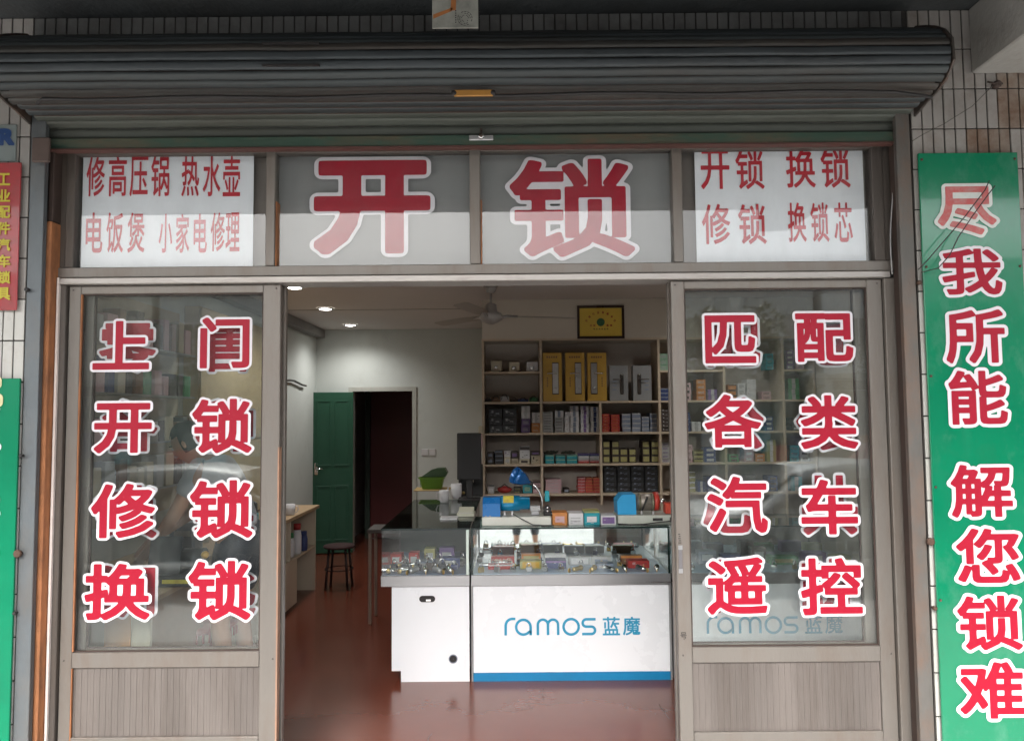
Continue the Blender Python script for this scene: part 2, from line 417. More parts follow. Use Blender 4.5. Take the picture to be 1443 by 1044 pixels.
# partition (shelf recess): wall around
NZ = PZ(760, 480, YS)
b = MB(); b.box(XP, XR, YS, YS+.02, NZ, ZC, WALLB); b.box(XP, XR, YS+.34, YS+.44, 0, NZ, WALLB); b.box(XP, XR, YS+.02, YS+.44, NZ, ZC, WALLB)
b.box(XP, XP+.02, YS+.44, YF, 0, ZC, WALLB)
struct(b.build('partition_wall'))
# facade body around the shop (behind the tiles) and storey above
b = MB(); WF = -.10
b.box(-6.5, -2.14, WF+.012, .12, PAV, 4.2, CONCL); b.box(1.76, 7.0, WF+.012, .12, PAV, 4.2, CONCL)
b.box(-2.139, 1.759, -.06, .12, 2.84, 4.2, CONCL)
struct(b.build('shop_front_wall'))

# tiled wall faces, each tile its own part
tw, th, g = .049, .183, .006
tile_me = {}
def tile_mesh(m):
    if m.name not in tile_me:
        b = MB(); b.box(-(tw-g)/2, (tw-g)/2, -.008, 0, -(th-g)/2, (th-g)/2, m, .0015); me = bpy.data.meshes.new('tile')
        b.bm.to_mesh(me); b.bm.free(); me.materials.append(m); tile_me[m.name] = me
    return tile_me[m.name]
def tile_wall(name, label, x0, x1, z0, z1, rust=None, skip=None, off=0, mt=None):
    wo = MB().box(x0, x1, WF, WF+.012, z0, z1, GROUT).build(name); tag(wo, label, 'tiled wall')
    nx = round((x1-x0)/tw); nz = int((z1-z0)/th+.98)
    for i in range(nx):
        for j in range(nz):
            cx = x0+(i+.5)*tw+off; cz = z1-(j+.5)*th
            if cz < z0+.03 or (skip and skip(cx, cz)): continue
            m = mt or (TILE if cz < 2.2 else TILED)  # upper rows take the darker tile colour
            if rust and rust(cx, cz): m = TILER
            o = link('tile', tile_mesh(m), wo); o.location = Vector((cx+random.uniform(-.0007, .0007), WF-.0005, cz))-wo.location
            o.rotation_euler = (random.uniform(-.008, .008), 0, random.uniform(-.012, .012))
ZS = PZ(721, 21, WF)   # underside of canopy
gx = PX(1296, 500, WF)
tile_wall('tiled_wall', 'white strip-tiled pier with rust stains behind the green banner at right', gx, gx+tw*12, PAV+.25, ZS, rust=lambda x, z: (x > gx+.24 and x < gx+.42 and 2.70 < z < 2.86) or (x > gx+.40 and z > 2.86), skip=lambda x, z: z < .2)
glx = PX(29, 720, WF)
tile_wall('tiled_wall', 'white strip-tiled pier at the left edge behind the red banner', glx-tw*8, glx, PAV+.25, ZS, skip=lambda x, z: z < .2)
tile_wall('tiled_wall', 'dark row of strip tiles above the rolled-up shutter', glx+.001, gx-.001, ZS-.19, ZS-.001, mt=pm('canopy_shade_tile', (.15, .15, .145), .6, 0, .2, 3, .1, 20, (.07, .065, .06), 7, .6))  # shade under the canopy is put into this row's tile colour
# canopy slab and cross beam
can = thing('canopy', 'dark concrete canopy slab over the shop front', 'canopy', (0, -1.5, ZS))
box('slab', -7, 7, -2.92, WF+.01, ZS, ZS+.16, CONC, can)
box('edge_beam', -7, 7, -2.92, -2.74, 3.365, ZS-.001, pm('brown_fascia', (.20, .16, .14), .8, 0, .1, 4), can)
bx = PX(1366, 100, WF)
tag(MB().box(bx, bx+.24, -2.735, WF-.012, PZ(1400, 106, WF), ZS-.001, CONCL, .006).build('concrete_beam'), 'painted concrete beam under the canopy at the top right corner', 'beam')
MB().box(-7, 7, -2.9, -.1, ZS+.161, ZS+3.2, CONCL).build('upper_storey', None)
struct(bpy.data.objects['upper_storey'])

# ================================================================== ROLLER SHUTTER
sh0, sh1 = PX(62, 420, -.06), PX(1281, 420, -.06)
zb = PZ(680, 209, -.05)
rs = thing('roller_shutter', 'rolled-up grey steel roller shutter over the whole shop front', 'roller shutter', ((sh0+sh1)/2, -.27, zb))
ctl = [(-.14, 46), (-.25, 45), (-.34, 49), (-.395, 60), (-.41, 76), (-.40, 96), (-.35, 116), (-.27, 136), (-.18, 153), (-.115, 166), (-.08, 176), (-.066, 186), (-.064, 199)]
ctl = [(a, PZ(721, v, a)) for a, v in ctl]; ctl[-1] = (-.064, zb+.052)
# smooth the path and cut it into slats
path = []
for k in range(len(ctl)-1):
    p0, p1, p2, p3 = [Vector(ctl[max(0, min(len(ctl)-1, k+q))]) for q in (-1, 0, 1, 2)]
    for q in range(12):
        t_ = q/12; path.append(.5*((2*p1)+(p2-p0)*t_+(2*p0-5*p1+4*p2-p3)*t_*t_+(3*p1-p0-3*p2+p3)*t_**3))
path.append(Vector(ctl[-1])); cum = [0]
for a, c in zip(path, path[1:]): cum.append(cum[-1]+(c-a).length)
def at_len(l):
    l = max(0, min(cum[-1], l))
    for k in range(len(cum)-1):
        if l <= cum[k+1]: return path[k].lerp(path[k+1], (l-cum[k])/max(1e-9, cum[k+1]-cum[k]))
    return path[-1]
SLM = [SLAT, pm('brown_stained_slat', (.052, .050, .046), .6, .2, .25, 5, .15, 60, (.06, .036, .025), 5, .5, (.25, 1, 1)), pm('blue_grey_slat', (.050, .058, .063), .55, .3, .2, 5, .15, 60, (.04, .035, .03), 4, .4, (.25, 1, 1)), pm('pale_green_slat', (.072, .080, .068), .55, .3, .2, 5, .15, 60, (.05, .04, .03), 4, .4, (.25, 1, 1))]
l0 = 0; k = 0; rs_ = random.Random(5); total = cum[-1]; nsl = 19
edges_ = [total*q/nsl for q in range(nsl+1)]
for k in range(nsl):
    a, c = edges_[k], edges_[k+1]; prof = []; dp = rs_.uniform(-.002, .002)
    for q in range(8):
        u = q/7; p = at_len(a+.0015+(c-a-.003)*u); d_ = (at_len(a+(c-a)*u+.004)-at_len(a+(c-a)*u-.004)).normalized(); n_ = Vector((d_.y, -d_.x))
        n_ = -n_ if n_.x > 0 or (abs(n_.x) < .2 and n_.y > 0 and u < .1) else n_
        if d_.y < 0: n_ = Vector((d_.y, -d_.x))
        o_ = .0032*math.sin(math.pi*u)**.55-(.005 if q in (0, 7) else 0)+dp
        prof.append(p+n_*o_)
    taper = .045*max(0, min(1, (-.10-prof[3].x)/.2))
    x0, x1 = sh0-taper, sh1+taper*.5; nX = 22; sag = [rs_.uniform(-.0016, .0016) for _ in range(nX+1)]; sag2 = [rs_.uniform(-.0014, .0014) for _ in range(nX+1)]
    b = MB(); m_ = SLM[(3 if k > nsl-4 else 1 if k in (2, 7, 12, 13) else 2 if k in (5, 8, 9) else 0)]
    b.grid([[Vector((x0+(x1-x0)*u/nX, v.x+sag2[u], v.y+sag[u])) for v in prof] for u in range(nX+1)], m_, smooth=True); b.build('slat', rs)
# dark inside so that no light leaks through the joints; ends closed with folded plates
core = [(p.x+.022, p.y-.004) for p in [at_len(total*q/14) for q in range(13)]]+[(-.062, 3.0), (-.062, path[0].y-.01)]
MB().prism(core, sh0-.005, sh1+.005, DARKGAP).build('shutter_dark_core', rs)
pe = [(at_len(total*q/10).x-.010, at_len(total*q/10).y-(.006 if q > 4 else -.008)) for q in range(10)]+[(-.085, 2.93), (-.085, path[0].y+.004)]
for s_, x in ((-1, sh0-.050), (1, sh1+.028)): MB().prism(pe, x, x+s_*.008, pm('dark_rusty_plate', (.075, .065, .058), .6, .3, .3, 9, .2, 60, (.12, .05, .025), 9, .6)).build('end_plate', rs)
for xx_, yy_ in ((420, 62), (420, 93)):
    xa, za = P(xx_-50, yy_, -.415); xb_, _ = P(xx_+30, yy_, -.415)
    MB().box(xa, xb_, -.4225, -.409, za-.003, za+.003, BLACK).build('vent_slit', rs)
MB().box(sh0+.004, sh1-.004, -.085, -.05, zb, zb+.050, SLATG, .004).box(sh0+.004, sh1-.004, -.09, -.048, zb-.008, zb-.001, pm('rust_red_edge', (.085, .035, .028), .7, 0, .3, 9), 0).build('bottom_bar', rs)
cx, cz = P(678, 193, -.10)
MB().box(cx-.055, cx+.055, -.098, -.086, cz-.014, cz+.010, STEEL, .003).lathe([(.010, -.018), (.014, -.012), (.014, 0)], (cx, -.098, cz+.001), CHROME, axis='Y').build('lock', rs)
MB().box(cx-.006, cx+.006, -.093, -.080, cz+.03, cz+.042, DARKGAP).build('lock_slot', rs)
# guide channels
def channel(x0, x1, m, name):
    b = MB(); y0 = WF-.012; z1 = PZ(50, 158, y0)
    b.box(x0, x1, y0, y0+.012, PAV+.2, z1, m, .002); b.box(x0, x0+.004, y0+.0125, WF+.014, PAV+.2, z1, m); b.box(x1-.004, x1, y0+.0125, WF+.014, PAV+.2, z1, m)
    return b.build(name, rs)
channel(PX(28, 720, WF-.012), PX(49, 720, WF-.012), GALV, 'guide_rail')
channel(PX(1284, 720, WF-.012), PX(1304, 720, WF-.012), GALVR, 'guide_rail')
MB().box(PX(49.5, 720, -.05), PX(53, 720, -.05), -.07, -.03, PAV+.2, zb+.1, DARKGAP).build('guide_gap_shade', rs)  # dark strips here and opposite paint the shade in the rail gaps
MB().box(PX(1276, 720, -.05), PX(1284, 720, -.05), -.07, -.03, PAV+.2, zb+.1, DARKGAP).build('guide_gap_shade', rs)
# wire across the shutter roll and its yellow tag
yw = -.335
wp = [P(30+q*64, 133+(2.2*math.sin(q*.9) if 0 < q < 20 else 0)-.0*q+(.0), yw) for q in range(21)]
pts = [(PX(46, 142, yw), yw+.03, PZ(46, 142, yw))]+[(PX(60+q*60, 140-q*.55+1.5*math.sin(q*1.3), yw), yw, PZ(60+q*60, 140-q*.55+1.5*math.sin(q*1.3), yw)) for q in range(21)]+[(PX(1322, 130, yw), yw+.05, PZ(1322, 130, yw))]
tag(MB().tube(pts, .0075, BLACK, 6).build('cable'), 'thin black cable strung straight across the shutter roll', 'cable')
tg = thing('cable_clip', 'small orange plastic turnbuckle hung in the middle of the cable on the shutter', 'clip', (PX(667, 133, yw), yw, PZ(667, 133, yw)))
x0, x1 = PX(640, 133, yw), PX(695, 133, yw); zc = PZ(667, 133, yw)
MB().box(x0, x1, yw-.014, yw-.004, zc-.014, zc+.014, C('amber_plastic', (.42, .20, .04), .5, dirt=(.12, .07, .03), damt=.5), .003).build('body', tg)
for x in (x0, x1): MB().lathe([(.004, 0), (.011, .003), (.011, .012), (.004, .015)], (x, yw-.018, zc), BLACK, axis='Y', n=10).build('bolt', tg)
# torn poster hanging from the canopy
ys = -.62; x0, zz0 = P(609, 40, ys); x1, _ = P(674, 40, ys)
pt = thing('hanging_sign', 'small grimy white sign card with orange stroke hanging under the canopy', 'sign', ((x0+x1)/2, ys, zz0))
b = MB(); b.box(x0, x1, ys, ys+.008, zz0, ZS-.001, pm('grimy_card', (.26, .26, .23), .7, 0, .25, 12, dirt=(.10, .10, .09), dscale=14, damt=.5), .001); b.build('card', pt)
b = MB(); b.poly([(x0+.004, ys-.001, zz0+.035), (x0+.075, ys-.001, zz0+.065), (x0+.08, ys-.001, zz0+.08), (x0+.004, ys-.001, zz0+.052)], pm('orange_print', (.35, .13, .04), .6)); b.poly([(x0+.07, ys-.001, zz0+.066), (x0+.09, ys-.001, zz0+.068), (x0+.10, ys-.001, ZS-.003), (x0+.085, ys-.001, ZS-.003)], pm('orange_print', (.35, .13, .04), .6)); b.build('stroke', pt)
b = MB()
for rr in (.012, .019, .026):
    for k in range(14):
        if random.random() < .3: continue
        a0 = k*math.pi/7; a1 = a0+.33; cx, cz = x0+.125, zz0+.036
        b.poly([(cx+(rr+d)*math.cos(a), ys-.001, cz+(rr+d)*math.sin(a)) for a, d in ((a0, 0), (a1, 0), (a1, .0025), (a0, .0025))], BLACK)
for xx in (.088, .178):
    for k in range(6): b.poly([(x0+xx+q, ys-.001, zz0+.018+k*.009+w) for q, w in ((0, 0), (.004, .001), (.004, .006), (0, .005))], BLACK)
b.build('scribble', pt)['kind'] = 'stuff'

# ================================================================== DOOR FRAME AND TRANSOM
fy0, fy1 = -.02, .11
FX0, FX1 = PX(67.5, 720, 0), PX(1270, 584, 0)
hz0, hz1 = PZ(721, 397, 0), PZ(721, 373, 0)      # header bar
tz1 = zb+.03
df = thing('shop_window_frame', 'champagne aluminium shop front frame with red lettered transom panes', 'window frame', ((FX0+FX1)/2, 0, 0))
b = MB(); b.box(FX0-.001, FX1+.001, fy0, fy1, hz0+.032, hz1, ALU, .003); b.build('header_bar', df)
b = MB(); b.box(FX0+.04, FX1-.04, fy0-.012, fy1, hz0, hz0+.029, ALUL, .003); b.build('door_track', df)
for xa, xb_, m in ((FX0, PX(92, 584, 0), ALUD), (PX(1250, 584, 0), FX1, ALU)):
    MB().box(xa, xb_, fy0, fy1, -.02, hz0-.001, m, .003).build('jamb', df)
# white edge strips on the jambs
xa = PX(72, 720, -.03); MB().box(xa, xa+.010, fy0-.014, fy0-.001, -.02, hz0+.03, pm('white_strip', (.70, .62, .58), .5)).build('edge_strip', df)
xa = PX(1277, 584, -.03); MB().box(xa-.006, xa+.004, fy0-.014, fy0-.001, -.02, tz1, STEEL).build('edge_strip', df)
# rusty liner on left, grey liner right
MB().box(PX(53.5, 720, -.078), PX(61, 720, -.078), -.078, .11, PAV+.2, hz1+.2, RUSTM, .004).build('rusty_liner', df)
MB().box(PX(53.5, 720, -.078), PX(61, 720, -.078), -.070, .11, hz1+.202, tz1, DARKGAP, .004).build('dark_liner', df)
MB().box(FX1+.002, PX(1284, 720, -.03), -.028, .11, PAV+.2, tz1, GALV, .004).build('grey_liner', df)
# mullions: photo x at mid transom y
mull = [(96, 108), (376, 389), (662, 677), (947, 961), (1228, 1243)]
MX = []
for k, (a, c) in enumerate(mull):
    xa, xb_ = PX(a, 290, 0), PX(c, 290, 0); MX.append((xa, xb_))
    MB().box(xa, xb_, fy0+.004, fy1-.02, hz1+.001, tz1, ALU if 0 < k < 4 else ALUD, .003).build('mullion', df)
    if k in (1, 2): MB().box(xb_+.001, xb_+.006, fy0+.012, fy1-.03, hz1+.001, hz1+.30, RUSTM).build('rust_edge', df)
MB().box(FX0, MX[0][0]-.001, fy0+.01, fy1-.02, hz1+.001, tz1, ALUD, .003).build('mullion', df)
MB().box(MX[0][0], MX[4][1], fy0+.006, fy1-.03, tz1-.03, tz1+.01, ALUD, .002).build('top_rail', df)
MB().box(MX[4][1]+.001, FX1, fy0+.01, fy1-.02, hz1+.001, tz1, ALUD, .003).build('mullion', df)
GYT = .012
panes = []
for k in range(4):
    xa, xb_ = MX[k][1], MX[k+1][0]
    pn = MB().box(xa, xb_, GYT, GYT+.005, hz1+.001, tz1, GLT).build('glass_pane', df); panes.append(pn)
    if k in (1, 2): MB().box(xa, xb_, GYT+.030, GYT+.034, hz1+.001, tz1, BACKING).build('pane_backing', df)  # opaque sheet added in place of the dim void behind the panes
    else:
        MB().box(xa, xb_, GYT+.040, GYT+.044, hz1+.001, tz1, pm('brown_pane_backing', (.15, .13, .115), .6)).build('pane_backing', df)
YT = GYT+.010
for ch, bx4 in (('开', (441, 224, 608, 360)), ('锁', (717, 222, 895, 364))):
    letter_px(ch, *bx4, YT+.004, df, mr=RED, mw=WHT, bold=.040 if ch == '开' else .020, outline=.036)
def poster(x0, y0, x1, y1):
    a, z1_ = P(x0, y0, YT+.006); c, z0_ = P(x1, y1, YT+.006)
    return MB().box(a, c, YT+.006, YT+.008, max(z0_, hz1+.002), z1_, PAPER).build('poster', df)
poster(118, 208, 356, 377); poster(978, 200, 1221, 371)
YP = YT+.0045
def row(s, xs, y0, y1, w, m=REDP, bold=.012):
    for ch, x in zip(s, xs): letter_px(ch, x, y0, x+w, y1, YP, df, mr=m, bold=bold, name='letter')
row('修高压锅', (122, 153, 183, 213), 219, 278, 26); row('热水壶', (256, 286, 314), 219, 278, 25)
row('电饭煲', (121, 150, 180), 299, 357, 24); row('小家电', (224, 248, 273), 301, 357, 19, PINKP, .012); row('修理', (297, 318), 299, 355, 20)
row('开锁', (987, 1036), 210, 268, 41); row('换锁', (1107, 1156), 208, 266, 42)
row('修锁', (989, 1040), 287, 345, 40, REDP); row('换锁芯', (1110, 1142, 1175), 285, 342, 26)
# curled thin wires hanging at upper right
pts = [(PX(1256+2*math.sin(q*.5), 205+q*14, -.04), -.045, PZ(1256, 205+q*14, -.04)) for q in range(14)]
tag(MB().tube(pts, .003, pm('grey_cord', (.35, .35, .35), .5), 6).build('cord'), 'thin grey cord hanging down the right side of the transom', 'cord')

# ================================================================== SLIDING DOORS
rz1, rz0 = PZ(721, 914, 0), PZ(721, 936, 0)
pz0 = PZ(721, 1034, 0)
FLU = pm('weathered_fluted_panel', (.150, .130, .118), .5, .3, .22, 7, .2, 90, (.085, .068, .058), 9, .55, (1, 1, .12))
GRM = pm('dull_screw', (.10, .09, .08), .5, .6)
def sliding_door(label, x0, x1, gx0, gx1, y, mA, group=None):
    """x0..x1 leaf, gx0..gx1 glass, y front face"""
    d = thing('sliding_door', label, 'sliding door', ((x0+x1)/2, y, 0), group)
    t = .034; zt_ = hz0-.002; gz1 = PZ(721, 409, 0)
    MB().box(x0, gx0, y, y+t, .0, zt_, mA, .003).build('stile', d)
    MB().box(gx1, x1, y, y+t, .0, zt_, mA, .003).build('stile', d)
    MB().box(gx0+.0005, gx1-.0005, y+.002, y+t-.002, gz1, zt_, mA, .002).build('top_rail', d)
    MB().box(gx0+.0005, gx1-.0005, y-.002, y+t-.002, rz0, rz1, mA, .003).build('middle_rail', d)
    MB().box(gx0+.0005, gx1-.0005, y-.001, y+t-.002, .0, pz0, mA, .003).build('bottom_rail', d)
    # fluted panel
    b = MB(); w = gx1-gx0; n = int(w/.0135); rows = []; st = w/n
    prof = []
    for k in range(n):
        X0 = gx0+k*st; dd = .0016 if k % 2 else .0004; prof += [(X0+.0004, y+.0125), (X0+.0014, y+.0105+dd), (X0+st-.0014, y+.0105+dd), (X0+st-.0004, y+.0125)]
    b.grid([[Vector((px, py, zz)) for px, py in prof] for zz in (pz0+.0005, rz0-.0005)], FLU, smooth=False)
    b.build('fluted_panel', d)
    MB().box(gx0, gx1, y+.015, y+.020, rz1-.003, gz1+.003, GLS).build('glass_pane', d)
    for xx, zz_ in ((x0+.02, .05), (x0+.02, (rz0+rz1)/2), (x1-.02, (rz0+rz1)/2), (x0+.02, zt_-.02), (x1-.02, zt_-.02)): MB().lathe([(.0042, 0), (.0038, -.0015), (.001, -.002)], (xx, y-.0003, zz_), GRM, 8, 'Y').build('screw', d)
    # black rubber gasket
    b = MB()
    for xa, xb_ in ((gx0+.0005, gx0+.006), (gx1-.006, gx1-.0005)): b.box(xa, xb_, y+.008, y+.0145, rz1, gz1, DARKGAP)
    b.box(gx0+.006, gx1-.006, y+.008, y+.0145, rz1+.0005, rz1+.006, DARKGAP); b.box(gx0+.006, gx1-.006, y+.008, y+.0145, gz1-.006, gz1-.0005, DARKGAP)
    b.build('gasket', d)
    return d
LX = [PX(v, 584, 0) for v in (93, 110, 369, 394)]
RX = [PX(v, 584, 0) for v in (949, 968, 1228, 1249)]
fd_l = sliding_door('front sliding door leaf left of the open doorway, lettered in red', LX[0], LX[3], LX[1], LX[2], 0, ALU)
fd_r = sliding_door('front sliding door leaf right of the open doorway, with slim pull handle', RX[0], RX[3], RX[1], RX[2], 0, ALU)
bd_l = sliding_door('rear sliding door leaf parked behind the left front leaf', LX[0]+.022, LX[3]+.008, LX[1]+.030, LX[2]-.004, .052, ALU)
bd_r = sliding_door('rear sliding door leaf parked behind the right front leaf', RX[0]-.004, RX[3]-.02, RX[1]+.006, RX[2]-.04, .052, ALU)
MB().box(LX[1]+.0005, LX[1]+.004, -.0025, .008, .0, rz0-.002, RUSTM).build('rust_edge', fd_l)
MB().box(LX[1]+.0006, LX[1]+.007, -.0015, .0078, rz1+.004, PZ(721, 409, 0)-.004, RUSTM).build('rust_edge', fd_l)
MB().box(LX[3]-.006, LX[3]+.001, -.003, .0335, .01, rz1+.9, pm('rust_bloom', (.30, .17, .11), .7, 0, .3, 8, 0, 60, (.2, .15, .12), 7, .6)).build('rust_edge', fd_l)
# handle slot, sticker, scribbles on right leaf
hx, hzz = P(959, 788, -.002)
MB().box(hx-.008, hx+.008, -.004, .001, PZ(959, 805, 0), PZ(959, 770, 0), pm('grey_handle', (.20, .19, .20), .35, .6), .001).box(hx-.009, hx+.009, -.005, .001, PZ(959, 807, 0), PZ(959, 801, 0), STEEL).box(hx-.009, hx+.009, -.005, .001, PZ(959, 774, 0), PZ(959, 768, 0), STEEL).build('pull_handle', fd_r)
b = MB()
for k in range(5): z_ = PZ(957, 765-k*3, 0); b.box(hx-.008+.002*(k % 2), hx+.005-.001*k, -.0016, -.0006, z_, z_+.004, BLACK)
b.build('sticker', fd_r)
x_, z_ = P(963, 895, 0); letter('号', x_, z_, .028, .03, -.0012, fd_r, mr=BLACK, bold=0, name='pen_mark')
YD = .0135
A = [('上', 131, 452, 211, 521), ('门', 282, 447, 352, 519), ('开', 133, 568, 214, 638), ('锁', 271, 562, 355, 638),
     ('修', 129, 682, 218, 757), ('锁', 268, 677, 356, 757), ('换', 120, 795, 211, 872), ('锁', 266, 791, 353, 872)]
for ch, x0, y0, x1, y1 in A: letter_px(ch, x0, y0, x1, y1, YD, fd_l, mr=RED, mw=WHT, bold=.025, outline=.044)
B = [('匹', 993, 444, 1065, 512), ('配', 1121, 441, 1202, 510), ('各', 993, 556, 1072, 630), ('类', 1128, 557, 1208, 632),
     ('汽', 997, 672, 1081, 750), ('车', 1129, 676, 1208, 752), ('遥', 997, 786, 1080, 864), ('控', 1129, 787, 1214, 865)]
for ch, x0, y0, x1, y1 in B: letter_px(ch, x0, y0, x1, y1, YD, fd_r, mr=RED, mw=WHT, bold=.025, outline=.044)
YB = .0655
Bk = [('零', 140, 455, 220, 524), ('售', 284, 452, 352, 524), ('各', 142, 564, 222, 636), ('种', 276, 563, 357, 636), ('锁', 135, 684, 221, 757), ('具', 275, 684, 358, 750), ('钥', 133, 797, 218, 868), ('匙', 276, 799, 360, 865)]
for ch, x0, y0, x1, y1 in Bk: letter_px(ch, x0, y0, x1, y1, YB, bd_l, mr=RED, mw=WHT, bold=.025, outline=.044)
Bk = [('配', 994, 449, 1071, 517), ('电', 1124, 446, 1196, 515), ('公', 996, 560, 1076, 632), ('修', 1122, 560, 1202, 634), ('心', 991, 680, 1074, 750), ('共', 1130, 670, 1208, 752), ('传', 994, 789, 1072, 862), ('班', 1130, 788, 1208, 862)]
for ch, x0, y0, x1, y1 in Bk: letter_px(ch, x0, y0, x1, y1, YB, bd_r, mr=RED, mw=WHT, bold=.025, outline=.044)

# ================================================================== BANNERS ON THE PIERS
YBn = WF-.030
a0, zt_ = P(1294, 216, YBn); a1 = a0+.44
bn = thing('green_banner', 'tall green banner with large red and white lettering on the right tiled pier', 'banner', ((a0+a1)/2, YBn, .1))
zsplit = PZ(1360, 470, YBn)
MB().box(a0, a1, YBn, YBn+.012, .05, zt_, GREENW, .002).build('panel', bn)
G = [('尽', 1320, 262, 1404, 332), ('我', 1327, 350, 1412, 416), ('所', 1332, 436, 1416, 512), ('能', 1337, 522, 1419, 598), ('解', 1340, 655, 1426, 728), ('您', 1348, 745, 1436, 820), ('锁', 1350, 840, 1439, 914), ('难', 1353, 934, 1442, 1010), ('配', 1357, 1052, 1448, 1125)]
RSKY = pm('sky_washed_pink_vinyl', (.50, .10, .10), .4, 0, .12, 6, 0, 60, (.45, .30, .28), 9, .6)  # sky reflection over the first character, put into paler vinyl colours
for k, (ch, x0, y0, x1, y1) in enumerate(G):
    letter_px(ch, x0, y0, x1, y1, YBn-.0035, bn, mr=RSKY if k == 0 else RED, mw=pm('sky_washed_white_vinyl', (.62, .66, .63), .4) if k == 0 else WHT, bold=.022, outline=.060)
c1, zt2 = P(28, 533, YBn); 
bn2 = thing('green_banner', 'green banner cut off by the left edge with only white letter outlines showing', 'banner', (c1-.2, YBn, .1))
MB().box(c1-.44, c1, YBn, YBn+.012, .05, zt2, GREEN, .002).build('panel', bn2)
for k, (ch, yy) in enumerate((('开', 560), ('锁', 596), ('换', 690), ('锁', 745), ('配', 820), ('匙', 900), ('修', 985))):
    letter_px(ch, -84+(-k*1.0), yy-26, -2-k*1.4, yy+40, YBn-.0035, bn2, mr=YEL if k == 0 else RED, mw=YELF if k == 0 else WHT, bold=.040, outline=.075)
c1, zt3 = P(30, 229, YBn); _, zb3 = P(24, 437, YBn)
bn3 = thing('red_banner', 'faded red banner with yellow characters at the upper left edge', 'banner', (c1-.2, YBn, zb3))
MB().box(c1-.42, c1, YBn, YBn+.006, zb3, zt3, BANR, .002).build('panel', bn3)
for k, ch in enumerate('工业配件汽车锁具'):
    letter_px(ch, -4, 244+k*23, 15, 262+k*23, YBn-.003, bn3, mr=YEL, bold=.03)
for k, ch in enumerate('专业修理家用电器'):
    letter_px(ch, -40, 244+k*23, -18, 262+k*23, YBn-.003, bn3, mr=YEL, bold=.03)
x0, z0 = P(-30, 228, WF-.014); x1, z1 = P(24, 176, WF-.014)
bp = thing('wall_plate', 'small blue enamel plate on the tiles above the red banner', 'plate', ((x0+x1)/2, WF-.014, z0))
MB().box(x0, x1, WF-.016, WF-.0115, z0, z1, pm('grey_green_plate', (.24, .28, .28), .6, 0, .3, 12, dirt=(.10, .11, .10), damt=.6), .001).build('plate', bp)
letter_px('R', -2, 181, 21, 206, WF-.0175, bp, mr=pm('dark_blue_enamel', (.015, .05, .16), .4, 0, .3, 20), bold=.06)
for bnn, xa, xb_, zts in ((bn, a0, a1, zt_), ):
    for k in range(5):
        for xx in (xa+.014, xb_-.014): MB().lathe([(.006, 0), (.005, -.003), (.001, -.004)], (xx, YBn-.0005, zts-.03-k*.48), pm('rusty_bolt', (.08, .045, .03), .8, 0, .3, 30), 8, 'Y').build('nail', bnn)
# loose wire in front of the green banner, bolts on the piers
def wire(name, label, pts, Y, r=.0022, m=BLACK):
    return tag(MB().tube([(PX(x, y, Y+o_), Y+o_, PZ(x, y, Y+o_)) for x, y, o_ in pts], r, m, 6).build(name), label, 'wire')
YW = YBn-.03
wire('wire', 'thin black wire crossing the upper character of the green banner', [(1394, 255, .0), (1388, 268, -.01), (1360, 305, -.02), (1330, 340, -.02), (1306, 368, -.01), (1294, 380, .0)], YW)
wire('wire', 'second thin wire curling down from the top of the green banner', [(1402, 262, .0), (1392, 275, -.01), (1370, 305, -.02), (1350, 335, -.02), (1338, 360, -.02), (1322, 378, -.01), (1298, 384, .0)], YW)
wire('wire', 'grey wire stretched from the beam hook across the upper right tiles', [(1402, 118, .0), (1370, 150, -.01), (1330, 175, -.01), (1300, 190, -.01), (1284, 200, .0)], WF-.03, .0018, pm('grey_wire', (.10, .09, .08), .6))
for lab, x, y, s in (('black round bolt in the left pier beside the green banner', 29, 642, 1), ('rusty bracket holding the left green banner', 24, 780, 2.2), ('small black bolt low on the left pier', 20, 864, 1), ('rusty bolt high beside the right green banner', 1296, 398, 1.3), ('square brown bracket beside the right green banner', 1312, 763, 2.2), ('rusty bolt low beside the right green banner', 1318, 857, 1.2), ('bolt beside the faded red banner', 37, 408, 1.2)):
    X_, Z_ = P(x, y, WF-.03)
    bt = tag(MB().lathe([(.006*s, -.012), (.008*s, -.008), (.008*s, 0), (.004*s, .018)], (X_, WF-.022, Z_), pm('rusty_bolt', (.08, .045, .03), .8, 0, .3, 30) if 'rust' in lab or 'brown' in lab else BLACK, 8, 'Y').build('bolt'), lab, 'bolt')
hk = thing('wall_hook', 'rusty hook plate stuck to the tiles under the beam', 'hook', (PX(1404, 118, WF-.02), WF-.02, PZ(1404, 118, WF-.02)))
x_, z_ = P(1404, 120, WF-.02)
MB().lathe([(.012, -.02), (.018, -.01), (.018, .01)], (x_, WF-.02, z_), DARKGAP, 10, 'Y').build('plate', hk)
MB().tube([(x_-.04, WF-.02, z_+.015), (x_-.02, WF-.035, z_), (x_, WF-.04, z_+.005), (x_+.02, WF-.03, z_)], .004, DARKGAP).build('hook', hk)
x_, z_ = P(56, 228, WF-.05)
tag(MB().box(x_-.038, x_+.038, WF-.05, WF-.032, z_, z_+.11, pm('brown_bracket', (.10, .07, .06), .7, .2, .3, 12), .004).build('bracket'), 'brown steel bracket on top of the left shutter guide rail', 'bracket')

